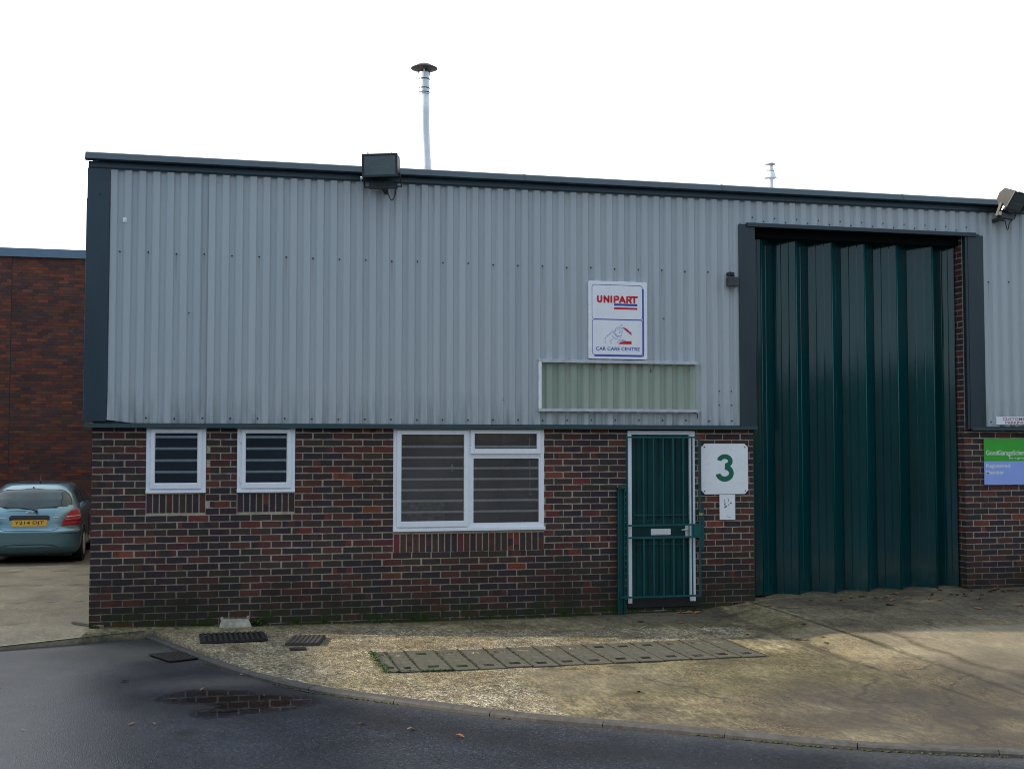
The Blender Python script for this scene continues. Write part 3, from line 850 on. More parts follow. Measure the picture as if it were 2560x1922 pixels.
St([(5.700, zt2), (5.700, zb + .02)] + arc(5.7225, zb + .020, .0225, .020, 180, 360, 8)[1:] + [(5.745, zt2)])
St([(5.782, zb), (5.782, zt2)]); St([(5.782, zt2), (5.834, zb)]); St([(5.834, zb), (5.834, zt2)])
St([(5.868, zb), (5.868, zt2)])
St([(5.908, zb), (5.908, zt2 + .001), (5.935, zt2 + .001)] + arc(5.937, 3.642, .020, .019, 90, -90, 8) + [(5.915, 3.623)])
St([(5.975, zb), (6.005, zt2)]); St([(6.005, zt2), (6.037, zb)]); St([(5.985, 3.611), (6.026, 3.611)])
St([(6.066, zb), (6.066, zt2), (6.093, zt2)] + arc(6.095, 3.642, .018, .018, 90, -90, 8) + [(6.075, 3.624)]); St([(6.092, 3.622), (6.114, zb)])
St([(6.122, zt2), (6.190, zt2)]); St([(6.156, zt2), (6.156, zb)])
mb.build('red_lettering', M['red'], s)
text_mesh('blue_lettering', 'CAR CARE CENTRE', 5.674, 6.222, 3.016, 3.058, YS - .0003, M['blue'], s, .016, O)
mb = MB(O)
# mechanic bending under an open bonnet: outline drawing
def Lx(p): mb.stroke([(5.583 + (x - 645) / 3.814 / 200.5 * 1.0, 0) if False else (5.583 + (x - 645) * .001312, 3.843 - (z - 165) * .001265) for x, z in p], .0042, YS, 0, 0, False)
Lx([(803, 752), (800, 715), (812, 690), (845, 665), (870, 640), (890, 632)]); Lx([(860, 757), (856, 728), (870, 708)])
Lx([(900, 640), (905, 610), (925, 598), (950, 602), (965, 622), (962, 660), (955, 682), (920, 680), (902, 665), (890, 640)])
Lx([(910, 625), (925, 615), (940, 620), (948, 640), (935, 655)]); Lx([(875, 645), (892, 668), (915, 688), (950, 697)]); Lx([(870, 680), (885, 700), (915, 712), (945, 718)])
Lx([(950, 590), (955, 577), (968, 573)]); Lx([(955, 712), (985, 722)]); Lx([(915, 750), (925, 735), (950, 728), (1000, 724)]); Lx([(962, 597), (1000, 628), (1052, 668)])
mb.build('figure_drawing', M['blue'], s)
mb = MB(O)
def px(x, z): return (5.583 + (x - 645) * .001312, YS + .0002, 3.843 - (z - 165) * .001265)
mb.face([px(968, 597), px(1000, 605), px(1054, 650), px(1054, 672)]); mb.face([px(928, 757), px(945, 738), px(1000, 729), px(1054, 726), px(1054, 758)])
mb.build('red_drawing', M['red'], s)
# empty sign tray
O = (5.96, -.052, 2.29)
s = empty('empty_sign_frame', O, 'long empty white metal sign frame around a green strip of cladding, its right end missing', 'sign frame')
mb = MB(O); mb.box(4.972, 6.965, -.100, -.052, 2.868, 2.901); mb.box(5.01, 6.962, -.104, -.100, 2.862, 2.876); mb.build('top_rail', M['alu'], s, bevel=.002)
mb = MB(O); mb.box(4.972, 6.973, -.100, -.052, 2.287, 2.322); mb.box(4.972, 6.968, -.106, -.100, 2.287, 2.303); mb.build('bottom_rail', M['alu'], s, bevel=.002)
mb = MB(O); mb.box(4.972, 5.006, -.100, -.052, 2.3225, 2.8675); mb.build('end_rail', M['white_sign'], s, bevel=.002)
mb = MB(O); mb.stroke([(6.93, 2.285), (6.965, 2.265), (6.967, 2.22)], .010, -.0535, 0); mb.build('torn_strip', M['black'], s)
# customer parking
O = (11.35, -.052, 2.155)
s = empty('parking_sign', O, 'narrow white sign reading CUSTOMER PARKING at the foot of the cladding', 'sign')
mb = MB(O); mb.box(11.059, 11.64, -.062, -.052, 2.156, 2.260); mb.build('plate', M['white_sign'], s)
text_mesh('lettering', 'CUSTOMER', 11.150, 11.520, 2.211, 2.248, -.0635, M['maroon'], s, .008, O)
text_mesh('lettering', 'PARKING', 11.190, 11.478, 2.164, 2.202, -.0635, M['maroon'], s, .008, O)
# garage scheme
O = (11.45, -.010, 1.387)
s = empty('garage_scheme_sign', O, 'green and lavender sign reading GoodGarageScheme Registered Member on the right brick wall', 'sign')
mb = MB(O); mb.box(10.900, 12.05, -.020, -.010, 1.387, 1.686); mb.build('lower_panel', M['lavender'], s)
mb = MB(O); mb.box(10.900, 12.05, -.0205, -.010, 1.6865, 1.976); mb.build('upper_panel', M['lime'], s)
text_mesh('lettering', 'GoodGarageScheme.com', 10.928, 11.70, 1.745, 1.829, -.0215, M['cream_txt'], s, .012, O)
text_mesh('lettering', 'for a garage you can trust', 11.261, 11.84, 1.710, 1.742, -.0215, M['cream_txt'], s, .008, O)
text_mesh('lettering', 'Registered', 10.925, 11.276, 1.590, 1.655, -.0212, M['cream_txt'], s, .016, O)
text_mesh('lettering', 'Member', 10.925, 11.187, 1.520, 1.570, -.0212, M['cream_txt'], s, .016, O)

# ------------------------------------------------------------------ floodlights
M['lampbody'] = simple('dark_lamp_housing', (.016, .021, .024), .45, .2, .2)
M['lampgrey'] = simple('grey_lamp_shell', (.055, .057, .06), .75, .0, .12)
M['reflector'] = simple('lamp_reflector', (.30, .34, .34), .4, .2, .15)
def floodlight(loc, rz, tilt, lab, shell):
    r = empty('floodlight', loc, lab, 'floodlight', 'floodlights on the parapet', rz)
    w, h, dp = .185, .116, .15
    ct, st = math.cos(tilt), math.sin(tilt)
    r.scale = (1.07, 1.07, 1.07)
    def T(x, y, z):   # housing frame tilted about X so that the glass looks down and out
        return (x, y * ct - z * st, y * st + z * ct + .10)
    mb = MB()
    fr = [T(-w, -dp / 2, -h), T(w, -dp / 2, -h), T(w, -dp / 2, h), T(-w, -dp / 2, h)]
    bkp = []
    prof = [(-dp / 2, -h), (dp * .15, -h * .95), (dp * .55, -h * .45), (dp * .62, h * .2), (dp * .40, h * .85), (-dp / 2, h)]
    a = [mb.vert(T(-w, y, z)) for y, z in prof]; b = [mb.vert(T(w, y, z)) for y, z in prof]
    for i in range(5): mb.idx((a[i], b[i], b[i + 1], a[i + 1]))
    mb.idx(a); mb.idx(b[::-1])
    mb.build('housing', shell, r)
    mb = MB()
    for x0, x1, z0, z1 in ((-w - .006, -w + .018, -h - .005, h + .005), (w - .018, w + .006, -h - .005, h + .005), (-w + .018, w - .018, h - .016, h + .005), (-w + .018, w - .018, -h - .005, -h + .016)):
        p = [T(x0, -dp / 2 - .012, z0), T(x1, -dp / 2 - .012, z0), T(x1, -dp / 2 - .012, z1), T(x0, -dp / 2 - .012, z1)]
        q = [T(x0, -dp / 2, z0), T(x1, -dp / 2, z0), T(x1, -dp / 2, z1), T(x0, -dp / 2, z1)]
        ids = [mb.vert(v) for v in p + q]
        for t in ((0, 1, 2, 3), (7, 6, 5, 4), (0, 4, 5, 1), (1, 5, 6, 2), (2, 6, 7, 3), (3, 7, 4, 0)): mb.idx([ids[i] for i in t])
    mb.build('bezel', M['lampbody'], r)
    mb = MB(); mb.face([T(-w + .015, -dp / 2 - .006, -h + .012), T(w - .015, -dp / 2 - .006, -h + .012), T(w - .015, -dp / 2 - .006, h - .012), T(-w + .015, -dp / 2 - .006, h - .012)])
    mb.build('lamp_glass', M['lampglass'], r)
    mb = MB(); mb.face([T(-w + .015, -dp / 2 - .002, -h + .012), T(w - .015, -dp / 2 - .002, -h + .012), T(w - .015, -dp / 2 - .002, 0), T(-w + .015, -dp / 2 - .002, 0)])
    mb.face([T(-w + .015, -dp / 2 - .002, 0), T(w - .015, -dp / 2 - .002, 0), T(w - .015, -dp / 2 - .001, h - .012), T(-w + .015, -dp / 2 - .001, h - .012)])
    mb.build('reflector', M['reflector'], r)
    mb = MB(); mb.tube([T(-.11, -dp / 2 - .004, -.02), T(.11, -dp / 2 - .004, -.02)], .002, 8); mb.build('lamp_tube', M['white_sign'], r)
    for x in (-w * .68, w * .68):
        mb = MB(); p = T(x, -dp / 2 - .004, h + .010); mb.bar((p[0], p[1] - .01, p[2]), (p[0], p[1] + .02, p[2]), .014, .016); mb.build('clip', M['galv'], r)
    # stirrup bracket back to the wall
    mb = MB(); mb.bar(T(-w - .012, 0, -h * .6), (-w - .012, .10, -.10), .008, .03); mb.bar(T(w + .012, 0, -h * .6), (w + .012, .10, -.10), .008, .03); mb.bar((-w - .012, .10, -.10), (w + .012, .10, -.10), .04, .010)
    mb.box(-.15, .15, .06, .12, -.12, -.05); mb.bar((0, .10, -.10), (0, .26, -.13), .04, .04)
    mb.build('bracket', M['lampbody'], r)
    mb = MB(); mb.tube([(-w - .014, .0, -.02), (-w - .032, .0, -.02)], .016, 8); mb.bar((-w - .035, -.012, -.012), (-w - .035, .02, -.05), .006, .016); mb.build('wing_bolt', M['galv'], r)
    mb = MB(); c = [(.14, .09, -.12)] + [(.14 - .10 * t, .12 - .0 * t, -.12 - .11 * math.sin(math.pi * t) - .02 * t) for t in [i / 10 for i in range(1, 11)]] + [(0.02, .20, -.12)]
    mb.tube(c, .006, 6); mb.build('cable', M['black'], r)
    return r
floodlight((3.085, -.30, 4.925), R(-20), R(5), 'dark floodlight with a flat glass on the parapet left of the tall flue', M['lampbody'])
floodlight((11.19, -.30, 4.925), R(26), R(34), 'floodlight with a pale grey shell on the parapet at the right edge', M['lampgrey'])
# small lamp beside the opening
O = (7.42, -.05, 3.87)
s = empty('wall_lamp', O, 'small grey box lamp on a short arm left of the folding door opening', 'lamp')
mb = MB(O); mb.box(7.340, 7.480, -.150, -.075, 3.822, 3.938); mb.build('lamp_body', M['lampgrey'], s, bevel=.008)
mb = MB(O); mb.tube([(7.362, -.14, 3.972), (7.362, -.085, 3.972)], [.024, .026], 14); mb.build('sensor_head', M['lampbody'], s)
mb = MB(O); mb.tube([(7.37, -.10, 3.965), (7.42, -.10, 3.972), (7.435, -.06, 3.98)], .010, 8); mb.tube([(7.432, -.10, 3.94), (7.432, -.05, 3.985)], .012, 8); mb.bar((7.43, -.06, 3.98), (7.43, -.045, 3.98), .05, .05); mb.build('arm', M['lampbody'], s)
# old clip on the cladding, top left
mb = MB((.315, -.056, 4.345)); mb.box(.290, .330, -.056, -.0505, 4.325, 4.372); mb.tube([(.312, -.056, 4.35), (.312, -.060, 4.35)], .010, 8)
o = mb.build('cable_clip', M['white_sign']); o.location = (.315, -.056, 4.345); tag(o, 'tiny white broken clip fixed to the cladding near the left corner', 'clip')

# ------------------------------------------------------------------ flues
O = (3.70, .5, 5.06)
s = empty('tall_flue', O, 'tall pale metal flue with a dark conical rain cap on the roof', 'flue')
mb = MB(O)
zz = [5.05, 5.25, 5.42, 5.65, 5.9, 6.12]; xs = [3.733, 3.733, 3.725, 3.713, 3.708, 3.703]; rr = [.060, .059, .054, .058, .059, .060]
mb.tube([(x, .5, z) for x, z in zip(xs, zz)], rr, 28, 0)
mb.build('pipe', M['galv'], s, smooth=True)
mb = MB(O)
prof = [(.064, 6.118), (.065, 6.132), (.063, 6.150), (.065, 6.185), (.062, 6.19), (.0625, 6.285), (.065, 6.29), (.065, 6.305), (.062, 6.31), (.061, 6.38), (.0, 6.38)]
mb.lathe((3.702, .5, 0), prof, 28); mb.build('upper_section', M['galv'], s, smooth=False)
for z in (6.136, 6.187, 6.298):
    mb = MB(O); mb.lathe((3.702, .5, 0), [(.065, z - .006), (.068, z - .005), (.068, z + .005), (.065, z + .006)], 28); mb.build('clamp_band', M['iron'], s)
mb = MB(O)
mb.lathe((3.702, .5, 0), [(.000, 6.500), (.06, 6.485), (.158, 6.434), (.161, 6.428), (.152, 6.426), (.060, 6.395), (0, 6.398)], 32)
M['capmat'] = simple('rusty_cap', (.055, .045, .04), .5, .6, .35, 14)
mb.build('rain_cap', M['capmat'], s)
for a in (20, 140, 260):
    mb = MB(O)
    x, y = 3.702 + .062 * math.cos(R(a)), .5 + .062 * math.sin(R(a)); x2, y2 = 3.702 + .085 * math.cos(R(a)), .5 + .085 * math.sin(R(a))
    mb.bar((x, y, 6.33), (x2, y2, 6.43), .016, .004); mb.build('cap_strap', M['galv'], s)
mb = MB(O); mb.lathe((3.733, .5, 0), [(.075, 5.05), (.070, 5.19), (.056, 5.205), (.050, 5.21)], 28); mb.build('roof_collar', M['alu'], s, smooth=True)
O = (8.45, 1.0, 5.06)
s = empty('short_flue', O, 'short white flue with a small cap and conical skirt further right on the roof', 'flue')
mb = MB(O); mb.lathe(O, [(.042, 0), (.042, .50), (.036, .52), (.036, .58), (0, .58)], 24); mb.build('pipe', M['galv'], s, smooth=True)
mb = MB(O); mb.lathe((8.45, 1, 5.06), [(.042, .485), (.058, .455), (.080, .392), (.086, .382), (.078, .378), (.036, .400)], 24); mb.build('skirt', M['galv'], s)
mb = MB(O); mb.lathe((8.45, 1, 5.06), [(.0, .595), (.04, .590), (.072, .568), (.070, .562), (0, .562)], 24); mb.build('rain_cap', M['alu'], s)
mb = MB(O); mb.lathe((8.45, 1, 5.06), [(.036, .492), (.058, .478), (.056, .474), (.036, .484)], 24); mb.build('collar_ring', M['alu'], s)

# ------------------------------------------------------------------ ground
def N(x, y, s): return mn.noise(Vector((x * s, y * s, 3.1)))
def line_d(x, y, pts):
    best = 9
    for (a, b), (c, d) in zip(pts, pts[1:]):
        L = (c - a) ** 2 + (d - b) ** 2; t = max(0, min(1, ((x - a) * (c - a) + (y - b) * (d - b)) / L))
        best = min(best, math.hypot(x - a - t * (c - a), y - b - t * (d - b)))
    return best
LA = [(7.12, .0), (7.14, -2.0), (7.12, -3.4), (7.24, -4.6), (7.26, -5.8), (7.35, -7.2)]
LB = [(7.66, .02), (7.65, -2.33), (7.66, -3.98), (7.65, -5.3), (7.7, -7.3)]
coarse_edge = [(-6.5, 3.88), (-5.1, 3.88), (-4.3, 3.90), (-3.46, 3.86), (-3.05, 4.15), (-2.0, 4.9), (-1.9, 6.9), (-1.3, 6.9), (-1.0, 5.2), (-.6, 3.6), (0, 2.6)]  # coarse limit; the tongue at right also paints the sunlit strip brighter
def masks(x, y):
    n1 = N(x, y, 1.7); n2 = N(x, y, 5); n3 = N(x, y, .6)
    e = interp(coarse_edge, y) + .12 * n2 + .15 * n1
    coarse = sm((e - x) / .16 + .5) if x > 0 else .12
    if x > 0 and y > -.9: coarse *= sm((-y + .15 * n2 - .15) / .45 + .1)
    moss = 0.0
    if x >= 0:
        moss = max(moss, sm(1 - (-y) / (.18 + .10 * n1 + (.10 if 2.8 < x < 5.0 else 0))) * (.9 if x < 6 else .3))
        if x < .9: moss = max(moss, .35 * sm(.5 + n2))
        moss = max(moss, .45 * sm(1 - line_d(x, y, [(5.0, -.8), (6.8, -.9)]) / .7) * sm(.6 + n1))
        moss = max(moss, .40 * sm(1 - abs(x - 7.38) / .26) * sm(1.2 + n2) * sm(1 + (y + 1.8) / 1.5))
        ky = kerbY(x); moss = max(moss, .6 * sm(1 - abs(y - ky - .05) / .10) * sm(.35 + 2 * n1))
        moss = max(moss, .5 * sm(.4 + 2 * n3) * (1 if 4.5 < x < 7.1 and -4.6 < y < -2.9 else 0))
    else:
        moss = .30 * sm(.1 + 2 * n1)
    dirt_shade = 0.0  # dirt, with shade painted into the same mask
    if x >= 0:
        dirt_shade = max(0, (.34 + .5 * n1 + .25 * n2)) * sm((x - 3.9) / .8) * sm((-y - 2.7) / .6) * (1 if x < 7.1 else .25)
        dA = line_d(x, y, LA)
        dirt_shade = max(dirt_shade, sm(1 - dA / (.085 + .05 * n1)) * .85)
        dirt_shade = max(dirt_shade, .60 * sm(1 - abs(x - 7.02) / .30) * sm(.6 + n1) * (1 if y < -3 else .3))
        # dirt, plus dimming painted into the colour at lower right
        dirt_shade = max(dirt_shade, sm((-y - 3.1) / 1.7) * sm((x - 4.6) / 1.6) * (.98 + .5 * n1))
        if x > 7.7: dirt_shade = max(dirt_shade, (.62 + .3 * n1) * sm((y + 2.75) / .8))  # painted shade: concrete darkened where the building shadow lies before the folding door
        if x > 7.7: dirt_shade = max(dirt_shade, .85 * sm(1 - line_d(x, y, [(8.5, -1.55), (9.3, -1.7)]) / (.11 + .08 * n2)))
        if x > 7.7: dirt_shade = max(dirt_shade, .75 * sm(1 - line_d(x, y, [(8.0, -1.5), (8.3, -1.65)]) / (.09 + .06 * n2)))
        dirt_shade = max(dirt_shade, .7 * sm((y + 1.15) / .5) * sm((x - 4.6) / 1.2) * (1 if x < 7.2 else 0))  # shade painted into the ground along the wall, left of the ramp
    else:
        dirt_shade = .30 * sm(-.1 + 2.2 * n1)
        if 8.9 < y < 14 and x > -3.2: dirt_shade = .8  # shade under the parked car, painted as a dark rectangle
    brown = 0.0
    if x >= 0:
        brown = max(brown, .95 * sm(1 - line_d(x, y, [(8.02, -2.35), (8.06, -2.8), (7.97, -3.2), (8.01, -3.6), (7.95, -4.1), (8.07, -4.6), (8.1, -5.4)]) / (.075 + .09 * n2)))
        brown = max(brown, .6 * sm(1 - line_d(x, y, [(8.02, -2.7), (8.25, -3.0)]) / (.08 + .05 * n2)))
        brown = max(brown, .9 * sm(1 - line_d(x, y, [(4.50, -4.38), (4.68, -4.30)]) / (.13 + .08 * n2)))
        brown = max(brown, .8 * sm(1 - math.hypot(x - 4.47, y + 3.18) / (.10 + .05 * n2))); brown = max(brown, .7 * sm(1 - math.hypot(x - 4.85, y + 3.95) / (.07 + .05 * n2)))
        brown = max(brown, .75 * sm(1 - line_d(x, y, [(1.50, -1.35), (1.60, -1.75)]) / (.17 + .1 * n2)))
        brown = max(brown, .45 * sm((-y - 4.9) / .8) * sm((x - 3.9) / .5) * sm(.5 + 2 * n1))
        brown = max(brown, .6 * sm(1 - line_d(x, y, [(5.3, -1.5), (6.9, -1.6)]) / .35) * sm(.1 + 3 * n2))
    pale = 0.0
    if x > 4 and y < -2.9: pale = .35 * sm(.1 + 2.4 * N(x * .5 + y * .4, y * .3, 1.5)) * sm((4.9 + 1.6 - x) / 1.5)
    if x > 7.72: pale = max(pale, .7 * sm((-y - 2.3) / .3) * sm((6 + y) / 2))  # sunlight painted as paler concrete beyond the shadow edge
    if 7.2 < x < 7.62: pale = max(pale, .45 * sm((-y - 1.6) / .5) * sm((4.6 + y) / 1.5))  # sunlit wedge, its brightness put into the colour
    if x < 0: pale = .70 + .35 * n3
    joint = 0.0
    if x >= 0:
        joint = max(joint, .9 * sm(1 - line_d(x, y, LB) / .034) * (1 if y > -3 else .6))
        joint = max(joint, .7 * sm(1 - line_d(x, y, LA) / .02))
        joint = max(joint, .9 * sm(1 - line_d(x, y, [(.62, -.2), (.64, -.05), (.66, 0)]) / .02))
        joint = max(joint, .45 * sm(1 - line_d(x, y, [(3.93, -3.1), (4.03, -3.02), (7, -3.02)]) / .012) * 0)
    else:
        for yy in (7.7, 5.1, 2.74):
            joint = max(joint, .8 * sm(1 - abs(y - yy - .03 * n1) / .035))
    return (coarse, moss, dirt_shade), (brown, pale, joint)
def grid_mesh(name, cols_x, rowfn, mat, nrows, parent=None, skirt=.03):
    v = []; f = []; ma = []; mb_ = []
    for x in cols_x:
        for j in range(nrows + 1):
            y = rowfn(x, j / nrows)
            z = gz(x, y) + .004 * N(x, y, 1.3) + .0012 * N(x, y, 9)
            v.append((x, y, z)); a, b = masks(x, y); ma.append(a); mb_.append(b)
    n = nrows + 1
    for i in range(len(cols_x) - 1):
        for j in range(nrows):
            f.append((i * n + j, (i + 1) * n + j, (i + 1) * n + j + 1, i * n + j + 1))
    # skirt down to the road on the kerb side
    base = len(v)
    for i, x in enumerate(cols_x):
        p = v[i * n]; v.append((p[0], p[1], p[2] - .12)); ma.append((0, 0, .8)); mb_.append((0, 0, .3))
    for i in range(len(cols_x) - 1): f.append((base + i, base + i + 1, (i + 1) * n, i * n))
    me = bpy.data.meshes.new(name); me.from_pydata(v, [], f); me.materials.append(mat)
    for nm, arr in (('Mask', ma), ('MaskB', mb_)):
        ca = me.color_attributes.new(nm, 'FLOAT_COLOR', 'POINT')
        ca.data.foreach_set('color', [c for a in arr for c in (max(0, min(1, a[0])), max(0, min(1, a[1])), max(0, min(1, a[2])), 1)])
    me.polygons.foreach_set('use_smooth', [True] * len(me.polygons)); me.update()
    o = bpy.data.objects.new(name, me); col.objects.link(o); return tag(o, kind='structure')
xs = []; x = 0.0
while x < 11.9: xs.append(x); x += .045
xs += [12, 12.5, 13, 14, 16, 19, 24, 30, 40]
def row_ap(x, t):
    k = kerbY(x); top = .012
    return k + (top - k) * t
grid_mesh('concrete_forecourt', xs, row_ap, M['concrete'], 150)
xs2 = [7.60, 7.66] + [7.72 + i * (2.91 / 40) for i in range(41)] + [10.70]
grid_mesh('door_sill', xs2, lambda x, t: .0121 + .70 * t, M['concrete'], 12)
xs3 = [-60, -40, -25, -15, -10, -7, -5, -4] + [-3.6 + i * .06 for i in range(61)]
xs3[-1] = 0.0
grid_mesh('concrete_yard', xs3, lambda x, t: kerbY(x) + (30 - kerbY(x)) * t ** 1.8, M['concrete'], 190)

# road: one sheet to the horizon with a finer piece of masks near the kerb
def road():
    v = []; f = []; ma = []
    X = [-400, -150, -60, -25, -12, -7] + [-5 + i * .1 for i in range(58)] + [.8 + i * .04 for i in range(36)] + [2.3 + i * .1 for i in range(120)] + [15, 22, 40, 90, 200, 400]
    Y = [-400, -150, -60, -30, -18] + [-13 + i * .1 for i in range(83)] + [-4.66 + i * .04 for i in range(42)] + [-2.9 + i * .1 for i in range(30)] + [2, 8, 30, 90, 400]
    for x in X:
        for y in Y:
            z = ROADZ - (.14 if (y > 0.05) else 0) 
            v.append((x, y, z))
            n1 = N(x, y, 1.4)
            silt = max(.9 * sm(1 - math.hypot((x - .3) / 1.9, (y + 1.2) / 1.5) + .3 * n1), .55 * sm(1 - math.hypot((x - 1.5) / 1.2, (y + 2.9) / .55) + .3 * n1))
            silt = max(silt, .40 * sm(1 - (kerbY(x) - y) / (.5 + .3 * n1)) * (1 if x > .7 and y < kerbY(x) else 0))
            wet = .75 * sm(1.15 - math.hypot((x - 1.5) / .9, (y + 3.75) / .75) + .25 * n1)
            wet = max(wet, .8 * sm(1 - math.hypot((x - 1.1) / .17, (y + 4.8) / .16))) ; wet = max(wet, .55 * sm(1 - abs(y - kerbY(x) + .9 + .3 * N(x, y, .5)) / .6) * sm((x - 1.6) / 1))
            pd = 0.0
            for (ax, ay, bx, by, w_) in ((1.05, -3.55, 1.95, -3.85, .22), (1.15, -3.35, 1.5, -3.5, .17), (1.3, -4.2, 1.8, -4.05, .20), (1.45, -3.75, 1.9, -3.9, .26)):
                L = (bx - ax) ** 2 + (by - ay) ** 2; t = max(0, min(1, ((x - ax) * (bx - ax) + (y - ay) * (by - ay)) / L))
                pd = max(pd, 1.25 - math.hypot(x - ax - t * (bx - ax), y - ay - t * (by - ay)) / w_ + .22 * N(x, y, 6))
            ma.append((silt, wet, max(0, min(1, pd))))
    n = len(Y)
    for i in range(len(X) - 1):
        for j in range(n - 1):
            f.append((i * n + j, (i + 1) * n + j, (i + 1) * n + j + 1, i * n + j + 1))
    me = bpy.data.meshes.new('road'); me.from_pydata(v, [], f); me.materials.append(M['asphalt'])
    ca = me.color_attributes.new('Mask', 'FLOAT_COLOR', 'POINT'); ca.data.foreach_set('color', [c for a in ma for c in (*a, 1)])
    o = bpy.data.objects.new('road', me); col.objects.link(o); tag(o, kind='structure')
road()

# kerb edging stones, laid end to end
def kpoint(s, P):
    for (a, b), (c, d) in zip(P, P[1:]):
        L = math.hypot(c - a, d - b)
        if s <= L: return (a + (c - a) * s / L, b + (d - b) * s / L)
        s -= L
    return P[-1]
KP = [p for p in K if .6 < p[0] < 13]
# smooth the kerb path
KS = []
for i in range(len(KP) - 1):
    for t in [j / 6 for j in range(6)]:
        p0 = KP[max(i - 1, 0)]; p1 = KP[i]; p2 = KP[i + 1]; p3 = KP[min(i + 2, len(KP) - 1)]
        KS.append(tuple(.5 * ((2 * p1[k]) + (p2[k] - p0[k]) * t + (2 * p0[k] - 5 * p1[k] + 4 * p2[k] - p3[k]) * t * t + (3 * p1[k] - p0[k] - 3 * p2[k] + p3[k]) * t ** 3) for k in (0, 1)))
kmb = MB(); sL = 0
while sL < 14.2:
    ln = .90; m_ = 7
    pts = [kpoint(sL + .0025 + (ln - .005) * i / m_, KS) for i in range(m_ + 1)]
    rows = []
    for i, (x, y) in enumerate(pts):
        q = pts[min(i + 1, m_)]; p = pts[max(i - 1, 0)]; l = math.hypot(q[0] - p[0], q[1] - p[1]) or 1
        nx, ny = (q[1] - p[1]) / l, -(q[0] - p[0]) / l      # towards the road
        if ny > 0 and nx < 0: nx, ny = -nx, -ny
        zt_ = -.128 + .002 * N(x, y, 4)
        rows.append([kmb.vert((x - nx * .035, y - ny * .035, zt_ + .002)), kmb.vert((x + nx * .045, y + ny * .045, zt_ - .001)), kmb.vert((x + nx * .062, y + ny * .062, zt_ - .016)), kmb.vert((x + nx * .066, y + ny * .066, -.19))])
    for a, b in zip(rows, rows[1:]):
        for i in range(3): kmb.idx((a[i], a[i + 1], b[i + 1], b[i]))
    sL += ln
tag(kmb.build('kerb', M['kerb'], fix=True), kind='structure')
# pale worn edge strip of the yard slab
mb = MB()
for i in range(24):
    x0, x1 = -9 + i * .4, -9 + (i + 1) * .4
    if x1 > .62: break
    y0, y1 = kerbY(x0), kerbY(x1)
    mb.face([(x0, y0 - .01, gz(min(x0, -.001), y0) + .006), (x1, y1 - .01, gz(min(x1, -.001), y1) + .006), (x1, y1 + .05, gz(min(x1, -.001), y1) + .006), (x0, y0 + .05, gz(min(x0, -.001), y0) + .006)])
tag(mb.build('yard_edge', M['block']), kind='structure')

# ------------------------------------------------------------------ puddle
def blob(name, pts, z, mat, jitter=.0):
    me = bpy.data.meshes.new(name)
    P = []
    n = len(pts)
    for i in range(n):
        p0, p1, p2, p3 = pts[(i - 1) % n], pts[i], pts[(i + 1) % n], pts[(i + 2) % n]
        for t in [j / 5 for j in range(5)]:
            q = [.5 * ((2 * p1[k]) + (p2[k] - p0[k]) * t + (2 * p0[k] - 5 * p1[k] + 4 * p2[k] - p3[k]) * t * t + (3 * p1[k] - p0[k] - 3 * p2[k] + p3[k]) * t ** 3) for k in (0, 1)]
            P.append((q[0] + .02 * N(q[0], q[1], 9), q[1] + .02 * N(q[1], q[0], 9), z))
    me.from_pydata(P, [], [list(range(len(P)))]); me.materials.append(mat)
    o = bpy.data.objects.new(name, me); col.objects.link(o); return o
def water():
    t = NT('puddle_water'); t.color((.012, .010, .009)); t.rough(.02); t.b.inputs['IOR'].default_value = 1.5
    t.b.inputs['Specular IOR Level'].default_value = .45
    t.bump(t.noise(5, 3), .05, .01)
    return t.m
M['water'] = water()
PP = [(.99, -3.50), (1.08, -3.28), (1.22, -3.20), (1.34, -3.26), (1.48, -3.48), (1.66, -3.50), (1.86, -3.55), (2.02, -3.76), (2.00, -3.98), (1.86, -4.14), (1.68, -4.24), (1.54, -4.26), (1.40, -4.36), (1.22, -4.27), (1.26, -4.08), (1.33, -3.92), (1.20, -3.78), (1.04, -3.66)]
tag(blob('puddle', [(1.50 + (x - 1.50) * .80, -3.78 + (y + 3.78) * .72) for x, y in PP], ROADZ + .0015, M['water']), kind='structure')

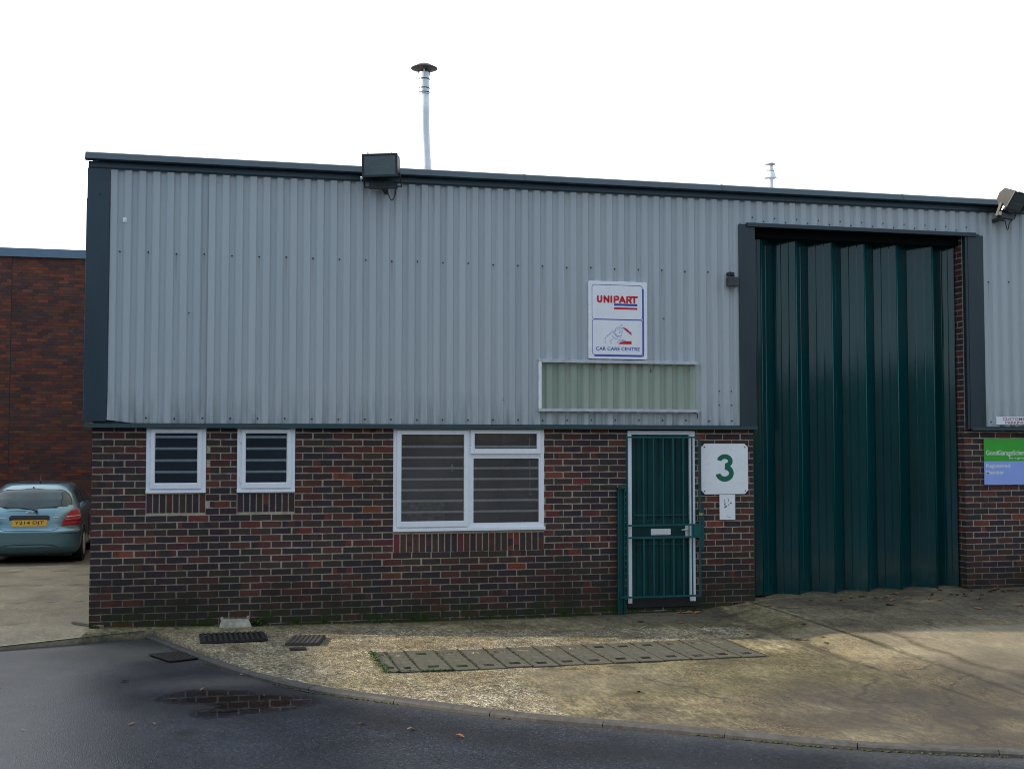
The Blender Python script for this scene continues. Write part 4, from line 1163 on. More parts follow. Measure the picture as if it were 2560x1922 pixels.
# ------------------------------------------------------------------ duct cover slabs
Xs = [2.92, 3.11, 3.40, 3.64, 3.90, 4.14, 4.40, 4.65, 4.92, 5.17, 5.42, 5.69, 5.95, 6.19, 6.44]
Xe = [2.80] + Xs
def cover(x0, x1, narrow, lab):
    O = ((x0 + x1) / 2, -2.5, gz((x0 + x1) / 2, -2.5))
    r = empty('trench_cover', O, lab, 'trench cover', 'concrete trench covers in a row by the door')
    g_ = .010; y0, y1 = -3.035 + random.uniform(-.012, .012), -1.965 + random.uniform(-.02, .02)
    z1 = O[2] + .008 + random.uniform(-.003, .004)
    hw = .035 if narrow else .055; hy = .05
    a, b = x0 + g_, x1 - g_; cx = (a + b) / 2
    mb = MB(O)
    ys = [y0, y0 + .13, y0 + .13 + 2 * hy, y1 - .15 - 2 * hy, y1 - .15, y1]; xsx = [a, cx - hw, cx + hw, b]
    for i in range(3):
        for j in range(5):
            hole = i == 1 and j in (1, 3)
            X0_, X1_, Y0_, Y1_ = xsx[i], xsx[i + 1], ys[j], ys[j + 1]
            if not hole: mb.face([(X0_, Y0_, z1), (X1_, Y0_, z1), (X1_, Y1_, z1), (X0_, Y1_, z1)])
            else:
                zb = z1 - .03
                mb.face([(X0_, Y0_, z1), (X0_, Y1_, z1), (X0_, Y1_, zb), (X0_, Y0_, zb)]); mb.face([(X1_, Y1_, z1), (X1_, Y0_, z1), (X1_, Y0_, zb), (X1_, Y1_, zb)])
                mb.face([(X0_, Y1_, z1), (X1_, Y1_, z1), (X1_, Y1_, zb), (X0_, Y1_, zb)]); mb.face([(X1_, Y0_, z1), (X0_, Y0_, z1), (X0_, Y0_, zb), (X1_, Y0_, zb)])
    for p, q in (((a, y0), (b, y0)), ((b, y0), (b, y1)), ((b, y1), (a, y1)), ((a, y1), (a, y0))):
        mb.face([(p[0], p[1], z1), (p[0], p[1], z1 - .08), (q[0], q[1], z1 - .08), (q[0], q[1], z1)])
    mb.build('cover_slab', M['slab'], r)
    for j in (1, 3):
        mb = MB(O)
        X0_, X1_, Y0_, Y1_ = cx - hw, cx + hw, ys[j], ys[j + 1]
        mb.box(X0_ + .0005, X1_ - .0005, Y0_ + .0005, Y1_ - .0005, z1 - .045, z1 - .014)
        mb.bar((X0_ + .004, (Y0_ + Y1_) / 2, z1 - .006), (X1_ - .004, (Y0_ + Y1_) / 2, z1 - .006), .012, .010)
        h = mb.build('lifting_pocket', M['moss'] if (x0 < 3.5 and random.random() < .8) else M['debris'], r)
ords = ['first', 'second', 'third', 'fourth', 'fifth', 'sixth', 'seventh', 'eighth', 'ninth', 'tenth', 'eleventh', 'twelfth', 'thirteenth', 'fourteenth', 'fifteenth']
for i, (a, b) in enumerate(zip(Xe, Xs)):
    if i == 0: l = 'narrow mossy concrete trench cover at the weedy left end of the row'
    elif i == 14: l = 'concrete trench cover at the far right end of the row, nearest the folding door'
    elif i == 1: l = 'second narrow concrete trench cover from the weedy left end of the row'
    else: l = '%s concrete trench cover from the weedy left end of the row' % ords[i]
    cover(a, b, i < 2, l)
mb = MB()
for k_ in Xe:
    prev = None
    for j in range(13):
        y = -3.04 + 1.08 * j / 12; z = max(gz(k_, y), gz(k_, -2.5)) + .0085; row = (mb.vert((k_ - .009, y, z)), mb.vert((k_ + .009, y, z)))
        if prev: mb.idx((prev[0], prev[1], row[1], row[0]))
        prev = row
tag(mb.build('joint_soil', M['debris']), kind='structure')

# ------------------------------------------------------------------ drains and small things on the ground
def grating(name, c4, nb, lab, cat, ribz=.012, mat='iron'):
    """c4 corner points left-back, right-back, right-front, left-front"""
    zc = sum(gz(*p) if p[1] > kerbY(p[0]) else ROADZ for p in c4) / 4
    cx = sum(p[0] for p in c4) / 4; cy = sum(p[1] for p in c4) / 4; O = (cx, cy, zc)
    r = empty(name, O, lab, cat)
    L = lambda p, q, t: (p[0] + (q[0] - p[0]) * t, p[1] + (q[1] - p[1]) * t)
    mb = MB(O); z = zc + (.006 if ribz > 0 else .003)
    mb.face([(c4[3][0], c4[3][1], z), (c4[2][0], c4[2][1], z), (c4[1][0], c4[1][1], z), (c4[0][0], c4[0][1], z)])
    for p, q in ((0, 1), (1, 2), (2, 3), (3, 0)):
        mb.bar((*c4[p], z + (.003 if ribz > 0 else -.003)), (*c4[q], z + (.003 if ribz > 0 else -.003)), .03, .012 if ribz > 0 else .008)
    mb.build('frame', M['dark_void'], r)
    mb = MB(O)
    for i in range(nb):
        t = (i + .5) / nb
        a = L(c4[0], c4[1], t); b = L(c4[3], c4[2], t)
        mb.bar((*a, z + ribz), (*b, z + ribz), math.hypot(c4[1][0] - c4[0][0], c4[1][1] - c4[0][1]) / nb * .52, .016)
    mb.build('grate_bars', M[mat], r)
    return r
grating('gutter_grate', [(1.17, -.60), (1.81, -.62), (1.83, -1.13), (1.19, -1.20)], 12, 'long dark ribbed drain grating in the concrete near the wall', 'drain')
grating('road_gully', [(.70, -1.37), (1.00, -1.29), (1.21, -1.66), (.91, -1.81)], 9, 'square dark road gully in the asphalt by the kerb corner', 'drain', -.004)
zc = gz(2.2, -1.2); O = (2.21, -1.2, zc)
r = empty('access_cover', O, 'dark brown square access cover standing slightly proud of the concrete', 'manhole cover')
mb = MB(O)
P4 = [(2.00, -1.44), (2.33, -1.50), (2.44, -.98), (2.11, -.93)]
a = [mb.vert((x, y, zc + .028)) for x, y in P4]; b = [mb.vert((x, y, zc - .02)) for x, y in P4]
mb.idx(a)
for i in range(4): j = (i + 1) % 4; mb.idx((b[i], b[j], a[j], a[i]))
M['cover_brown'] = simple('brown_cover_plate', (.046, .040, .038), .7, 0, .25, 14, bump=.4)
mb.build('cover_plate', M['cover_brown'], r)
mb = MB(O)
for i in range(7):
    t = (i + .5) / 7; p = (P4[0][0] + (P4[1][0] - P4[0][0]) * t, P4[0][1] + (P4[1][1] - P4[0][1]) * t); q = (P4[3][0] + (P4[2][0] - P4[3][0]) * t, P4[3][1] + (P4[2][1] - P4[3][1]) * t)
    mb.bar((*p, zc + .030), (*q, zc + .030), .02, .006)
mb.build('tread_ribs', M['cover_brown'], r)
mb = MB((2.11, -1.66, zc)); mb.box(2.03, 2.19, -1.73, -1.585, zc - .01, zc + .008); mb.box(2.045, 2.175, -1.715, -1.60, zc + .008, zc + .011)
o = mb.build('stop_tap_cover', M['iron']); o.location = (2.11, -1.66, zc); tag(o, 'small black stop tap cover in front of the square access cover', 'tap cover')
# concrete block against the wall
O = (1.535, -.04, gz(1.5, -.05))
mb = MB(O); z0_ = O[2] - .01
def hexa(mb, bot, top):
    a = [mb.vert(p) for p in bot]; b = [mb.vert(p) for p in top]
    mb.idx(a[::-1]); mb.idx(b)
    for i in range(4): j = (i + 1) % 4; mb.idx((a[i], a[j], b[j], b[i]))
hexa(mb, [(1.355, -.13, z0_), (1.715, -.13, z0_), (1.705, -.005, z0_), (1.365, -.005, z0_)], [(1.385, -.075, -.015), (1.680, -.075, -.015), (1.675, -.005, -.012), (1.390, -.005, -.012)])
hexa(mb, [(1.372, -.062, -.02), (1.412, -.062, -.02), (1.412, -.004, -.02), (1.372, -.004, -.02)], [(1.378, -.055, .012), (1.404, -.055, .012), (1.404, -.004, .012), (1.378, -.004, .012)])
hexa(mb, [(1.652, -.062, -.02), (1.692, -.062, -.02), (1.692, -.004, -.02), (1.652, -.004, -.02)], [(1.660, -.055, .016), (1.688, -.055, .016), (1.688, -.004, .016), (1.660, -.004, .016)])
o = mb.build('concrete_block', M['block'], bevel=.008); o.location = O; tag(o, 'small mossy concrete block with two nibs against the foot of the wall', 'concrete block')
# plank
mb = MB((-.02, .13, gz(-.02, .13))); mb.bar((-.19, .34, gz(-.19, .34) + .02), (.14, -.06, -.045), .05, .024)
o = mb.build('timber_batten', M['timber']); o.location = (-.02, .13, gz(-.02, .13)); tag(o, 'short grey timber batten lying by the left corner of the building', 'timber')

# weeds and moss
def leafy(name, c, n, spread, h, lab, mat='weed'):
    mb = MB(c)
    for i in range(n):
        a = random.uniform(0, 6.28); r_ = spread * random.random() ** .6; x, y = c[0] + r_ * math.cos(a), c[1] + r_ * math.sin(a) * .6
        z = c[2] + random.uniform(.1, 1) * h * (1 - .5 * r_ / spread); s_ = random.uniform(.010, .022)
        b = random.uniform(0, 6.28); u = Vector((math.cos(b), math.sin(b), random.uniform(-.2, .5))) * s_; w_ = Vector((-math.sin(b), math.cos(b), random.uniform(-.3, .6))) * s_ * .7
        p = Vector((x, y, z)); mb.face([p - u, p - w_, p + u, p + w_])
        if i % 3 == 0: mb.bar((c[0] + (x - c[0]) * .3, c[1] + (y - c[1]) * .3, c[2]), (x, y, z), .003, .003)
    o = mb.build(name, M[mat]); o.location = c; return tag(o, lab, 'plant')
leafy('weed', (1.775, -.06, gz(1.77, -.06)), 90, .07, .11, 'small leafy green weed growing beside the concrete block')
leafy('weed', (.06, -.05, -.062), 40, .06, .03, 'tiny low green weed at the left foot of the brick corner')
mb = MB((2.8, -2.5, -.12))
random.seed(21)
for i in range(260):
    t = random.random(); x = 2.79 + random.gauss(0, .022); y = -1.95 - 1.08 * t
    if random.random() < .25: x = random.uniform(2.8, 3.4); y = -3.045 + random.gauss(0, .010)
    z = gz(x, y) + random.uniform(.004, .03); s_ = random.uniform(.008, .020); b = random.uniform(0, 6.28)
    u = Vector((math.cos(b), math.sin(b), random.uniform(-.3, .5))) * s_; w_ = Vector((-math.sin(b), math.cos(b), random.uniform(-.3, .5))) * s_ * .7; p = Vector((x, y, z))
    mb.face([p - u, p - w_, p + u, p + w_])
o = mb.build('creeping_weeds', M['weed']); o.location = (2.8, -2.5, -.12); tag(o, 'low creeping weeds along the left end of the trench covers', 'ground cover', kind='stuff')
mb = MB()
for i in range(1500):
    r_ = random.random()
    if r_ < .55:
        s0 = random.uniform(0, 13); x, y = kpoint(s0, KS)
        if N(s0, 1, 1.3) < -.05 and s0 < 8: continue
        x -= .055 * (1 if x < 2.2 else .4) + random.gauss(0, .008); y -= .065 + random.gauss(0, .012); z = ROADZ + .004
    elif r_ < .8:
        k_ = random.choice(Xe); x = k_ + random.gauss(0, .004); y = random.uniform(-3.03, -1.97); z = gz(x, y) + .012
        if x > 4.2 and random.random() < .7: continue
    else:
        x = random.uniform(.1, 5.6); y = random.gauss(-.02, .025); y = min(y, -.004); z = gz(x, y)
    s_ = random.uniform(.006, .016)
    ring = [(x + s_ * math.cos(a) * random.uniform(.7, 1.2), y + s_ * math.sin(a) * random.uniform(.7, 1.2), z + .001) for a in [0, 1.05, 2.1, 3.14, 4.2, 5.2]]
    ids = [mb.vert(p) for p in ring]; c_ = mb.vert((x, y, z + s_ * .6))
    for q in range(6): mb.idx((ids[q], ids[(q + 1) % 6], c_))
tag(mb.build('moss', M['moss']), 'green moss growing along the kerb, slab joints and wall foot', 'moss', kind='stuff')

# ------------------------------------------------------------------ fallen leaves
LM = [simple('leaf_brown', (.17, .085, .035), .7, 0, .3, 40), simple('leaf_orange', (.27, .10, .03), .7, 0, .3, 40), simple('leaf_tan', (.27, .18, .09), .7, 0, .25, 40), simple('leaf_dark', (.075, .040, .022), .7, 0, .3, 40), simple('leaf_yellow', (.30, .23, .03), .7, 0, .2, 40)]
def leaf_mesh(seed, mat):
    random.seed(seed)
    mb = MB(); n = 9; L = .05
    sp = [(-L + 2 * L * i / n) for i in range(n + 1)]
    cz = lambda x, w: .012 * math.cos(x * 40 + seed) * .6 + .010 * abs(w) / .02 + .004
    top = []; bot = []; mid = []
    for i, x in enumerate(sp):
        w = .026 * math.sin(math.pi * (i + .3) / (n + .6)) * (1.15 if i % 2 else .62)
        top.append(mb.vert((x, w, cz(x, w)))); bot.append(mb.vert((x, -w, cz(x, w) * .8))); mid.append(mb.vert((x, 0, cz(x, 0))))
    for i in range(n):
        mb.idx((mid[i], mid[i + 1], top[i + 1], top[i])); mb.idx((bot[i], bot[i + 1], mid[i + 1], mid[i]))
    me = bpy.data.meshes.new('fallen_leaf'); me.from_pydata(mb.v, [], mb.f); me.materials.append(mat); return me
LMS = {(s_, i): leaf_mesh(s_, m_) for s_ in (1, 2, 3) for i, m_ in enumerate(LM)}
random.seed(5)
leaves = [(8.89, -.21), (9.03, -.20), (9.07, -.23), (9.13, -.39), (9.20, -.42), (9.54, -.15), (9.23, -.61), (9.47, -.54), (9.64, -.62), (9.68, -.65), (9.72, -.82), (10.27, .02), (8.42, -1.14), (8.97, -.92), (9.00, -.95), (7.68, -.46),
          (6.98, -1.47), (6.81, -1.79), (7.52, -1.68), (7.17, -2.26), (7.22, -2.32), (10.26, -.52), (10.24, -.83), (10.75, -.33), (10.80, -.30), (10.96, -.26), (11.0, -.35), (11.05, -.30), (11.1, -.38), (10.9, -.36), (10.98, -.12), (9.78, -1.5), (10.48, -.52),
          (10.36, -1.44), (7.39, -2.35), (7.30, -2.6), (10.15, -.40), (10.2, -.45), (10.6, -.15), (9.9, -.35), (8.6, -.5), (8.3, -.3), (6.7, -.12), (6.75, -.16), (6.82, -.13), (6.9, -.17), (6.4, -.9), (6.0, -.7), (5.9, -1.1), (4.70, -4.32), (11.2, -.5), (11.3, -.3), (9.3, -.35)]
road_leaves = [(1.55, -2.62), (.55, -2.70), (-.03, -4.47), (.72, -4.45), (.88, -4.48), (2.37, -4.84), (1.22, -3.23), (1.0, -3.6), (1.92, -4.11), (1.7, -3.62), (3.0, -5.4), (2.7, -5.1)]
for i, (x, y) in enumerate(leaves + road_leaves):
    on_road = i >= len(leaves)
    ci = random.choice((0, 0, 1, 1, 2, 3, 3)) if i % 17 else 4
    o = bpy.data.objects.new('fallen_leaf', LMS[(random.choice((1, 2, 3)), ci)])
    z = (ROADZ if on_road else gz(x, y)) + .005
    o.location = (x, y, z); o.rotation_euler = (random.uniform(-.15, .15), random.uniform(-.15, .15), random.uniform(0, 6.28)); s_ = random.uniform(.7, 1.2) * (.65 if on_road else 1); o.scale = (s_, s_, s_)
    col.objects.link(o)
    nm = {0: 'brown', 1: 'orange', 2: 'tan', 3: 'dark brown', 4: 'yellow'}[ci]
    if on_road: lb = 'curled %s leaf fallen on the damp asphalt' % nm
    elif x > 8.2: lb = 'curled %s leaf fallen on the concrete before the folding door' % nm
    else: lb = 'curled %s leaf fallen on the concrete ramp by the door' % nm
    tag(o, lb, 'leaf', lb.replace('leaf', 'leaves'))

# ------------------------------------------------------------------ neighbouring brick building
nb = empty('neighbouring_building', (-5, 16, -.25), 'taller brown and orange brick building with a blue-grey coping behind the parked car', 'building')
O = (-5, 16, -.25)
mb = MB(O)
courses(mb, -6.5, 2.0, 6.21, .075, 87, [(-3.262, -3.248, -9, 9)], 16.0, m=.009, far=True, phase=.1, zmax=6.21, zlow=-.3)
mb.build('brick_face', M['brick_far'], nb)
mb = MB(O); mb.box(-16, 9, 16.007, 26, -.3, 6.205); mb.build('wall', M['mortar_far'], nb)
mb = MB(O); mb.box(-16, -6.5, 16.0, 16.007, -.3, 6.2); mb.box(2.0, 9, 16.0, 16.007, -.3, 6.2); mb.build('plain_brick_end', M['brick_far'], nb)
mb = MB(O); mb.box(-3.2625, -3.2475, 15.999, 16.006, -.3, 6.2); mb.build('movement_joint', M['dark_void'], nb)
M['coping'] = simple('blue_grey_coping', (.10, .17, .24), .4, .1, .1, 3)
mb = MB(O); mb.box(-16.05, 9.05, 15.94, 26.05, 6.212, 6.40); mb.box(-16.05, 9.05, 15.925, 15.94, 6.20, 6.395); mb.build('coping', M['coping'], nb)

# building across the road, seen in reflections; unseen shed added at left to shade the yard
def brick_tex(name, c1, c2):
    t = NT(name); b = t.n('ShaderNodeTexBrick'); b.inputs['Scale'].default_value = 1; b.inputs['Brick Width'].default_value = .225; b.inputs['Row Height'].default_value = .075; b.inputs['Mortar Size'].default_value = .008
    b.inputs['Color1'].default_value = (*c1, 1); b.inputs['Color2'].default_value = (*c2, 1); b.inputs['Mortar'].default_value = (.10, .09, .08, 1)
    mp = t.n('ShaderNodeMapping'); mp.inputs['Rotation'].default_value = (R(90), 0, 0); t.l(t.tc.outputs['Object'], mp.inputs['Vector']); t.l(mp.outputs[0], b.inputs['Vector']); t.color(b.outputs['Color']); t.rough(.85); return t.m
M['brick_tex'] = brick_tex('red_brown_brick', (.05, .03, .025), (.03, .028, .03))
M['cream'] = simple('cream_cladding', (.30, .25, .13), .5, 0, .1, 2)
ob = empty('facing_unit', (5, -27, 0), 'cream clad brick unit facing across the road behind the viewer', 'building')
O = (5, -27, 0)
mb = MB(O); mb.box(-44, 60, -38, -27, -.2, 1.95); mb.build('wall', M['brick_tex'], ob)
mb = MB(O)
x = 6.4
while x < 12:
    mb.box(x, x + .30, -27.25, -27.0, 2.02, 4.3); mb.box(x + .33, x + .36, -27.2, -27.0, 2.02, 4.3); x += .40
mb.build('cladding', M['cream'], ob)
mb = MB(O); mb.box(-44, 60, -38, -27.26, 1.95, 4.75); mb.box(-44, 60, -38.1, -26.9, 4.75, 5.1); mb.build('roof', M['flash2'], ob)
for x in (-6, 4, 14, 24):
    mb = MB(O); mb.box(x, x + 3, -27.0, -26.98, -.1, 3.8); mb.build('shutter_door', M['teal_leaf'], ob)
sh = empty('added_shed', (-11.5, -1, -.2), 'unseen low brick shed with a felt roof, added left of the yard for shade', 'building')
O = (-11.5, -1, -.2)
mb = MB(O); mb.box(-17, -9.5, -8.0, 22, -.3, 4.3); mb.build('wall', M['brick_tex'], sh)
mb = MB(O); mb.sweep([(-8.1, 4.3), (22.1, 4.3), (22.1, 4.5), (-8.1, 4.5)], -17.2, -9.3, 0, True); mb.build('roof', M['roofmat'], sh)
mb = MB(O); mb.box(-9.5, -9.46, -1, 2, -.2, 2.6); mb.build('door', M['teal_leaf'], sh)

# ------------------------------------------------------------------ parked car
def paint():
    t = NT('metallic_pale_blue_paint'); t.color(t.ramp(t.noise(2, 3), [(.3, (.130, .260, .320)), (.7, (.155, .295, .355))])); t.b.inputs['Metallic'].default_value = .55
    t.rough(.30); t.b.inputs['Coat Weight'].default_value = .9; t.b.inputs['Coat Roughness'].default_value = .06
    t.bump(t.noise(900, 1), .03, .0005); return t.m
M['paint'] = paint()
M['roofpaint'] = simple('dark_roof_paint', (.045, .06, .085), .3, .4, .1, 3, coat=.8)
M['carglass'] = simple('dark_tinted_glass', (.022, .050, .056), .05, 0, .45, 2.5, spec=.5)
M['tail_red'] = simple('tail_lamp_red', (.42, .012, .03), .15, 0, .15, 12, coat=.8)
M['tail_dark'] = simple('tail_lamp_deep_red', (.30, .008, .02), .15, 0, .15, 12, coat=.8)
M['tail_clear'] = simple('tail_lamp_clear', (.50, .42, .38), .15, 0, .1, 12)
M['yellow'] = simple('number_plate_yellow', (.75, .42, .015), .35, 0, .04)
M['tyre'] = simple('tyre_rubber', (.012, .012, .012), .8, 0, .2, 30)
CARL = 4.18
def cw(z): return interp([(.16, .76), (.24, .815), (.34, .838), (.50, .846), (.62, .842), (.80, .835), (.92, .815), (1.0, .775), (1.12, .72), (1.25, .655), (1.34, .60), (1.395, .53), (1.43, .36), (1.437, .16)], z)
def cyr(z): return interp([(.16, .16), (.22, .085), (.30, .035), (.36, .028), (.40, .030), (.52, .010), (.575, .0), (.595, .035), (.62, .05), (.80, .075), (.92, .11), (.97, .15), (1.12, .27), (1.25, .41), (1.315, .52), (1.37, .60), (1.42, .85), (1.437, 1.2)], z)
def cyf(z): return CARL - interp([(.16, .12), (.30, .03), (.45, .0), (.62, .06), (.74, .22), (.82, .62), (.90, 1.02), (.98, 1.16), (1.15, 1.45), (1.30, 1.72), (1.395, 1.95), (1.43, 2.15), (1.437, 2.3)], z)
def rearR(z): return interp([(.16, .30), (.5, .36), (.62, .42), (.95, .50), (1.2, .55), (1.437, .5)], z)
NE = 3.0
def rp(z, th, off=0.0):
    """point on the rear of the body; th -90..90 degrees from left side to right side"""
    w = cw(z) + off; s_ = abs(math.sin(th)); c_ = abs(math.cos(th))
    return (math.copysign(w * s_ ** (2 / NE), th), cyr(z) - off + rearR(z) * (1 - c_ ** (2 / NE)), z)
def th_of(x, z):
    s_ = min(1, abs(x) / cw(z)) ** (NE / 2); return math.copysign(math.asin(s_), x)
CZ = -.20; CO = (-1.87, 9.2, CZ)
car = empty('parked_car', CO, 'pale blue-green hatchback parked nose-in beside the neighbouring brick wall', 'car')
mb = MB()
levels = [.16, .20, .24, .30, .34, .38, .42, .48, .54, .575, .590, .605, .65, .72, .80, .87, .92, .97, 1.03, 1.10, 1.18, 1.25, 1.31, 1.36, 1.395, 1.42, 1.432, 1.437]
rings = []
NT_ = 28
for z in levels:
    ring = []
    for i in range(NT_ + 1):
        th = R(-90 + 180 * i / NT_); ring.append(rp(z, th))
    w = cw(z); yf = cyf(z); Rf = min(.55, (yf - cyr(z)) * .4); y1 = yf - Rf; y0 = cyr(z) + rearR(z)
    for k in range(1, 8): ring.append((w, y0 + (y1 - y0) * k / 8, z))
    for i in range(17):
        a = R(180 * i / 16); c_ = math.cos(a); s_ = math.sin(a)
        ring.append((math.copysign(w * abs(c_) ** (2 / 2.6), c_), y1 + Rf * abs(s_) ** (2 / 2.6), z))
    for k in range(7, 0, -1): ring.append((-w, y0 + (y1 - y0) * k / 8, z))
    rings.append([mb.vert(p) for p in ring])
nR = len(rings[0])
for li, (a, b) in enumerate(zip(rings, rings[1:])):
    for i in range(nR):
        mt = 1 if levels[li] >= 1.395 else 0
        mb.idx((a[i], a[(i + 1) % nR], b[(i + 1) % nR], b[i]), mt)
mb.idx(rings[0][::-1], 2); mb.idx(rings[-1], 1)
body = mb.build('body', [M['paint'], M['roofpaint'], M['black']], car, smooth=True)
def patch(name, poly, mat, off, parent=car, nx=22, nz=14, smooth=True):
    """closed polygon (x,z) laid on the rear surface, proud by off"""
    def edges(z):
        xs_ = []
        for (x0, z0), (x1, z1) in zip(poly, poly[1:] + poly[:1]):
            if (z0 <= z < z1) or (z1 <= z < z0): xs_.append(x0 + (x1 - x0) * (z - z0) / (z1 - z0))
        return (min(xs_), max(xs_)) if len(xs_) > 1 else None
    zs_ = [p[1] for p in poly]; za, zb = min(zs_) + 1e-4, max(zs_) - 1e-4
    mb = MB(); prev = None
    for j in range(nz + 1):
        z = za + (zb - za) * j / nz; e = edges(z)
        if not e: continue
        t0, t1 = th_of(e[0], z), th_of(e[1], z)
        row = [mb.vert(rp(z, t0 + (t1 - t0) * i / nx, off)) for i in range(nx + 1)]
        if prev:
            for i in range(nx): mb.idx((prev[i], prev[i + 1], row[i + 1], row[i]))
        prev = row
    return mb.build(name, mat, parent, smooth=smooth)
def mir(p): return [(-x, z) for x, z in p]
gp = [(.0, .955), (.30, .965), (.56, .995), (.675, 1.03), (.655, 1.12), (.60, 1.21), (.52, 1.275), (.40, 1.305), (0, 1.318)]
patch('rear_window_seal', [(x * 1.015, 1.137 + (z - 1.137) * 1.03) for x, z in (gp + mir(gp)[::-1])], M['black'], .003)
patch('rear_window', [(x * .985, 1.137 + (z - 1.137) * .95) for x, z in (gp + mir(gp)[::-1])], M['carglass'], .006)
tp = [(.525, .660), (.560, .76), (.62, .87), (.715, .955), (.775, .945), (.800, .90), (.826, .80), (.822, .71), (.79, .668)]
for s_ in (1, -1):
    P_ = tp if s_ > 0 else mir(tp)
    tl = patch('tail_light', P_, M['tail_red'], .010); 
    P2 = [(.600, .810), (.610, .840), (.812, .850), (.824, .812)]; patch('reverse_lamp', P2 if s_ > 0 else mir(P2), M['tail_clear'], .013, tl, 10, 3)
    P3 = [(.552, .725), (.58, .80), (.822, .803), (.824, .735)]; patch('brake_lamp', P3 if s_ > 0 else mir(P3), M['tail_dark'], .012, tl, 10, 4)
patch('plate_recess', [(-.33, .77), (-.335, .83), (-.30, .855), (.30, .855), (.335, .83), (.33, .77)], M['black'], .012, nz=6)
patch('plate_surround', [(-.315, .64), (-.325, .79), (.325, .79), (.315, .64), (.27, .618), (-.27, .618)], M['paint'], .004, nz=6)
np_ = patch('number_plate', [(-.285, .665), (-.285, .775), (.285, .775), (.285, .665)], M['yellow'], .018, nz=3)
t_ = text_mesh('registration', 'Y214 DJT', -.245, .245, .685, .757, cyr(.72) - .0245, M['inky'], np_, .012)
for v in t_.data.vertices:   # follow the plate's slight curve
    v.co.y = rp(v.co.z, th_of(v.co.x, v.co.z), .0205)[1]
def seam(name, pts, wd, mat, off, parent=car):
    mb = MB(); prev = None
    for x, z in pts:
        a = mb.vert(rp(z - wd / 2, th_of(x, z - wd / 2), off)); b = mb.vert(rp(z + wd / 2, th_of(x, z + wd / 2), off))
        if prev: mb.idx((prev[0], a, b, prev[1]))
        prev = (a, b)
    return mb.build(name, mat, parent, smooth=True)
L_ = lambda a, b, n: [(a[0] + (b[0] - a[0]) * i / n, a[1] + (b[1] - a[1]) * i / n) for i in range(n + 1)]
seam('boot_seam', [(-.50, .640), (-.44, .598), (-.36, .585)] + L_((-.36, .585), (.36, .585), 16) + [(.44, .598), (.50, .640)], .008, M['black'], .003)
for s_ in (1, -1):
    pts = L_((s_ * .48, .53), (s_ * .84, .535), 14); seam('bumper_moulding', pts, .006, M['black'], .003)
seam('bumper_crease', L_((-.72, .365), (.72, .365), 28), .014, M['paint'], .016)
patch('lower_bumper_insert', [(-.44, .285), (-.36, .322), (-.2, .335), (.2, .335), (.36, .322), (.44, .285), (.3, .28), (-.3, .28)], M['paint'], .010, nz=4)
seam('insert_line', [(-.48, .29), (-.40, .325), (-.25, .342)] + L_((-.25, .342), (.25, .342), 8) + [(.40, .325), (.48, .29)], .008, M['black'], .012)
mb = MB(); mb.tube([(-.40, .105, .975), (-.10, .080, .985), (.06, .060, .955), (.11, .045, .935)], [.007, .012, .014, .016], 8); mb.tube([(.115, .09, .930), (.115, .03, .928)], .022, 10)
mb.build('rear_wiper', M['black'], car)
e_ = MB()
for i in range(20):
    a0, a1 = 2 * math.pi * i / 20, 2 * math.pi * (i + 1) / 20
    y_ = cyr(.905) - .012
    e_.face([(.062 * math.cos(a0), y_, .905 + .026 * math.sin(a0)), (.062 * math.cos(a1), y_, .905 + .026 * math.sin(a1)), (.050 * math.cos(a1), y_ - .004, .905 + .018 * math.sin(a1)), (.050 * math.cos(a0), y_ - .004, .905 + .018 * math.sin(a0))])
e_.box(-.06, .06, y_ - .007, y_, .899, .911)
e_.build('maker_badge', M['galv'], car)
mb = MB(); mb.box(.40, .485, cyr(.815) + .008, cyr(.815) + .022, .808, .822); mb.box(-.52, -.36, cyr(.815) + .016, cyr(.815) + .030, .808, .820); mb.build('model_badge', M['galv'], car)
mb = MB(); mb.tube([(.09, .75, 1.405), (.09, .745, 1.44), (.075, .90, 1.60)], [.014, .008, .003], 8); mb.build('aerial', M['black'], car)
mb = MB(); mb.tube([(0, cyr(1.335) + .0, 1.338), (0, cyr(1.335) - .02, 1.335)], [.012, .010], 8); mb.build('washer_jet', M['black'], car)
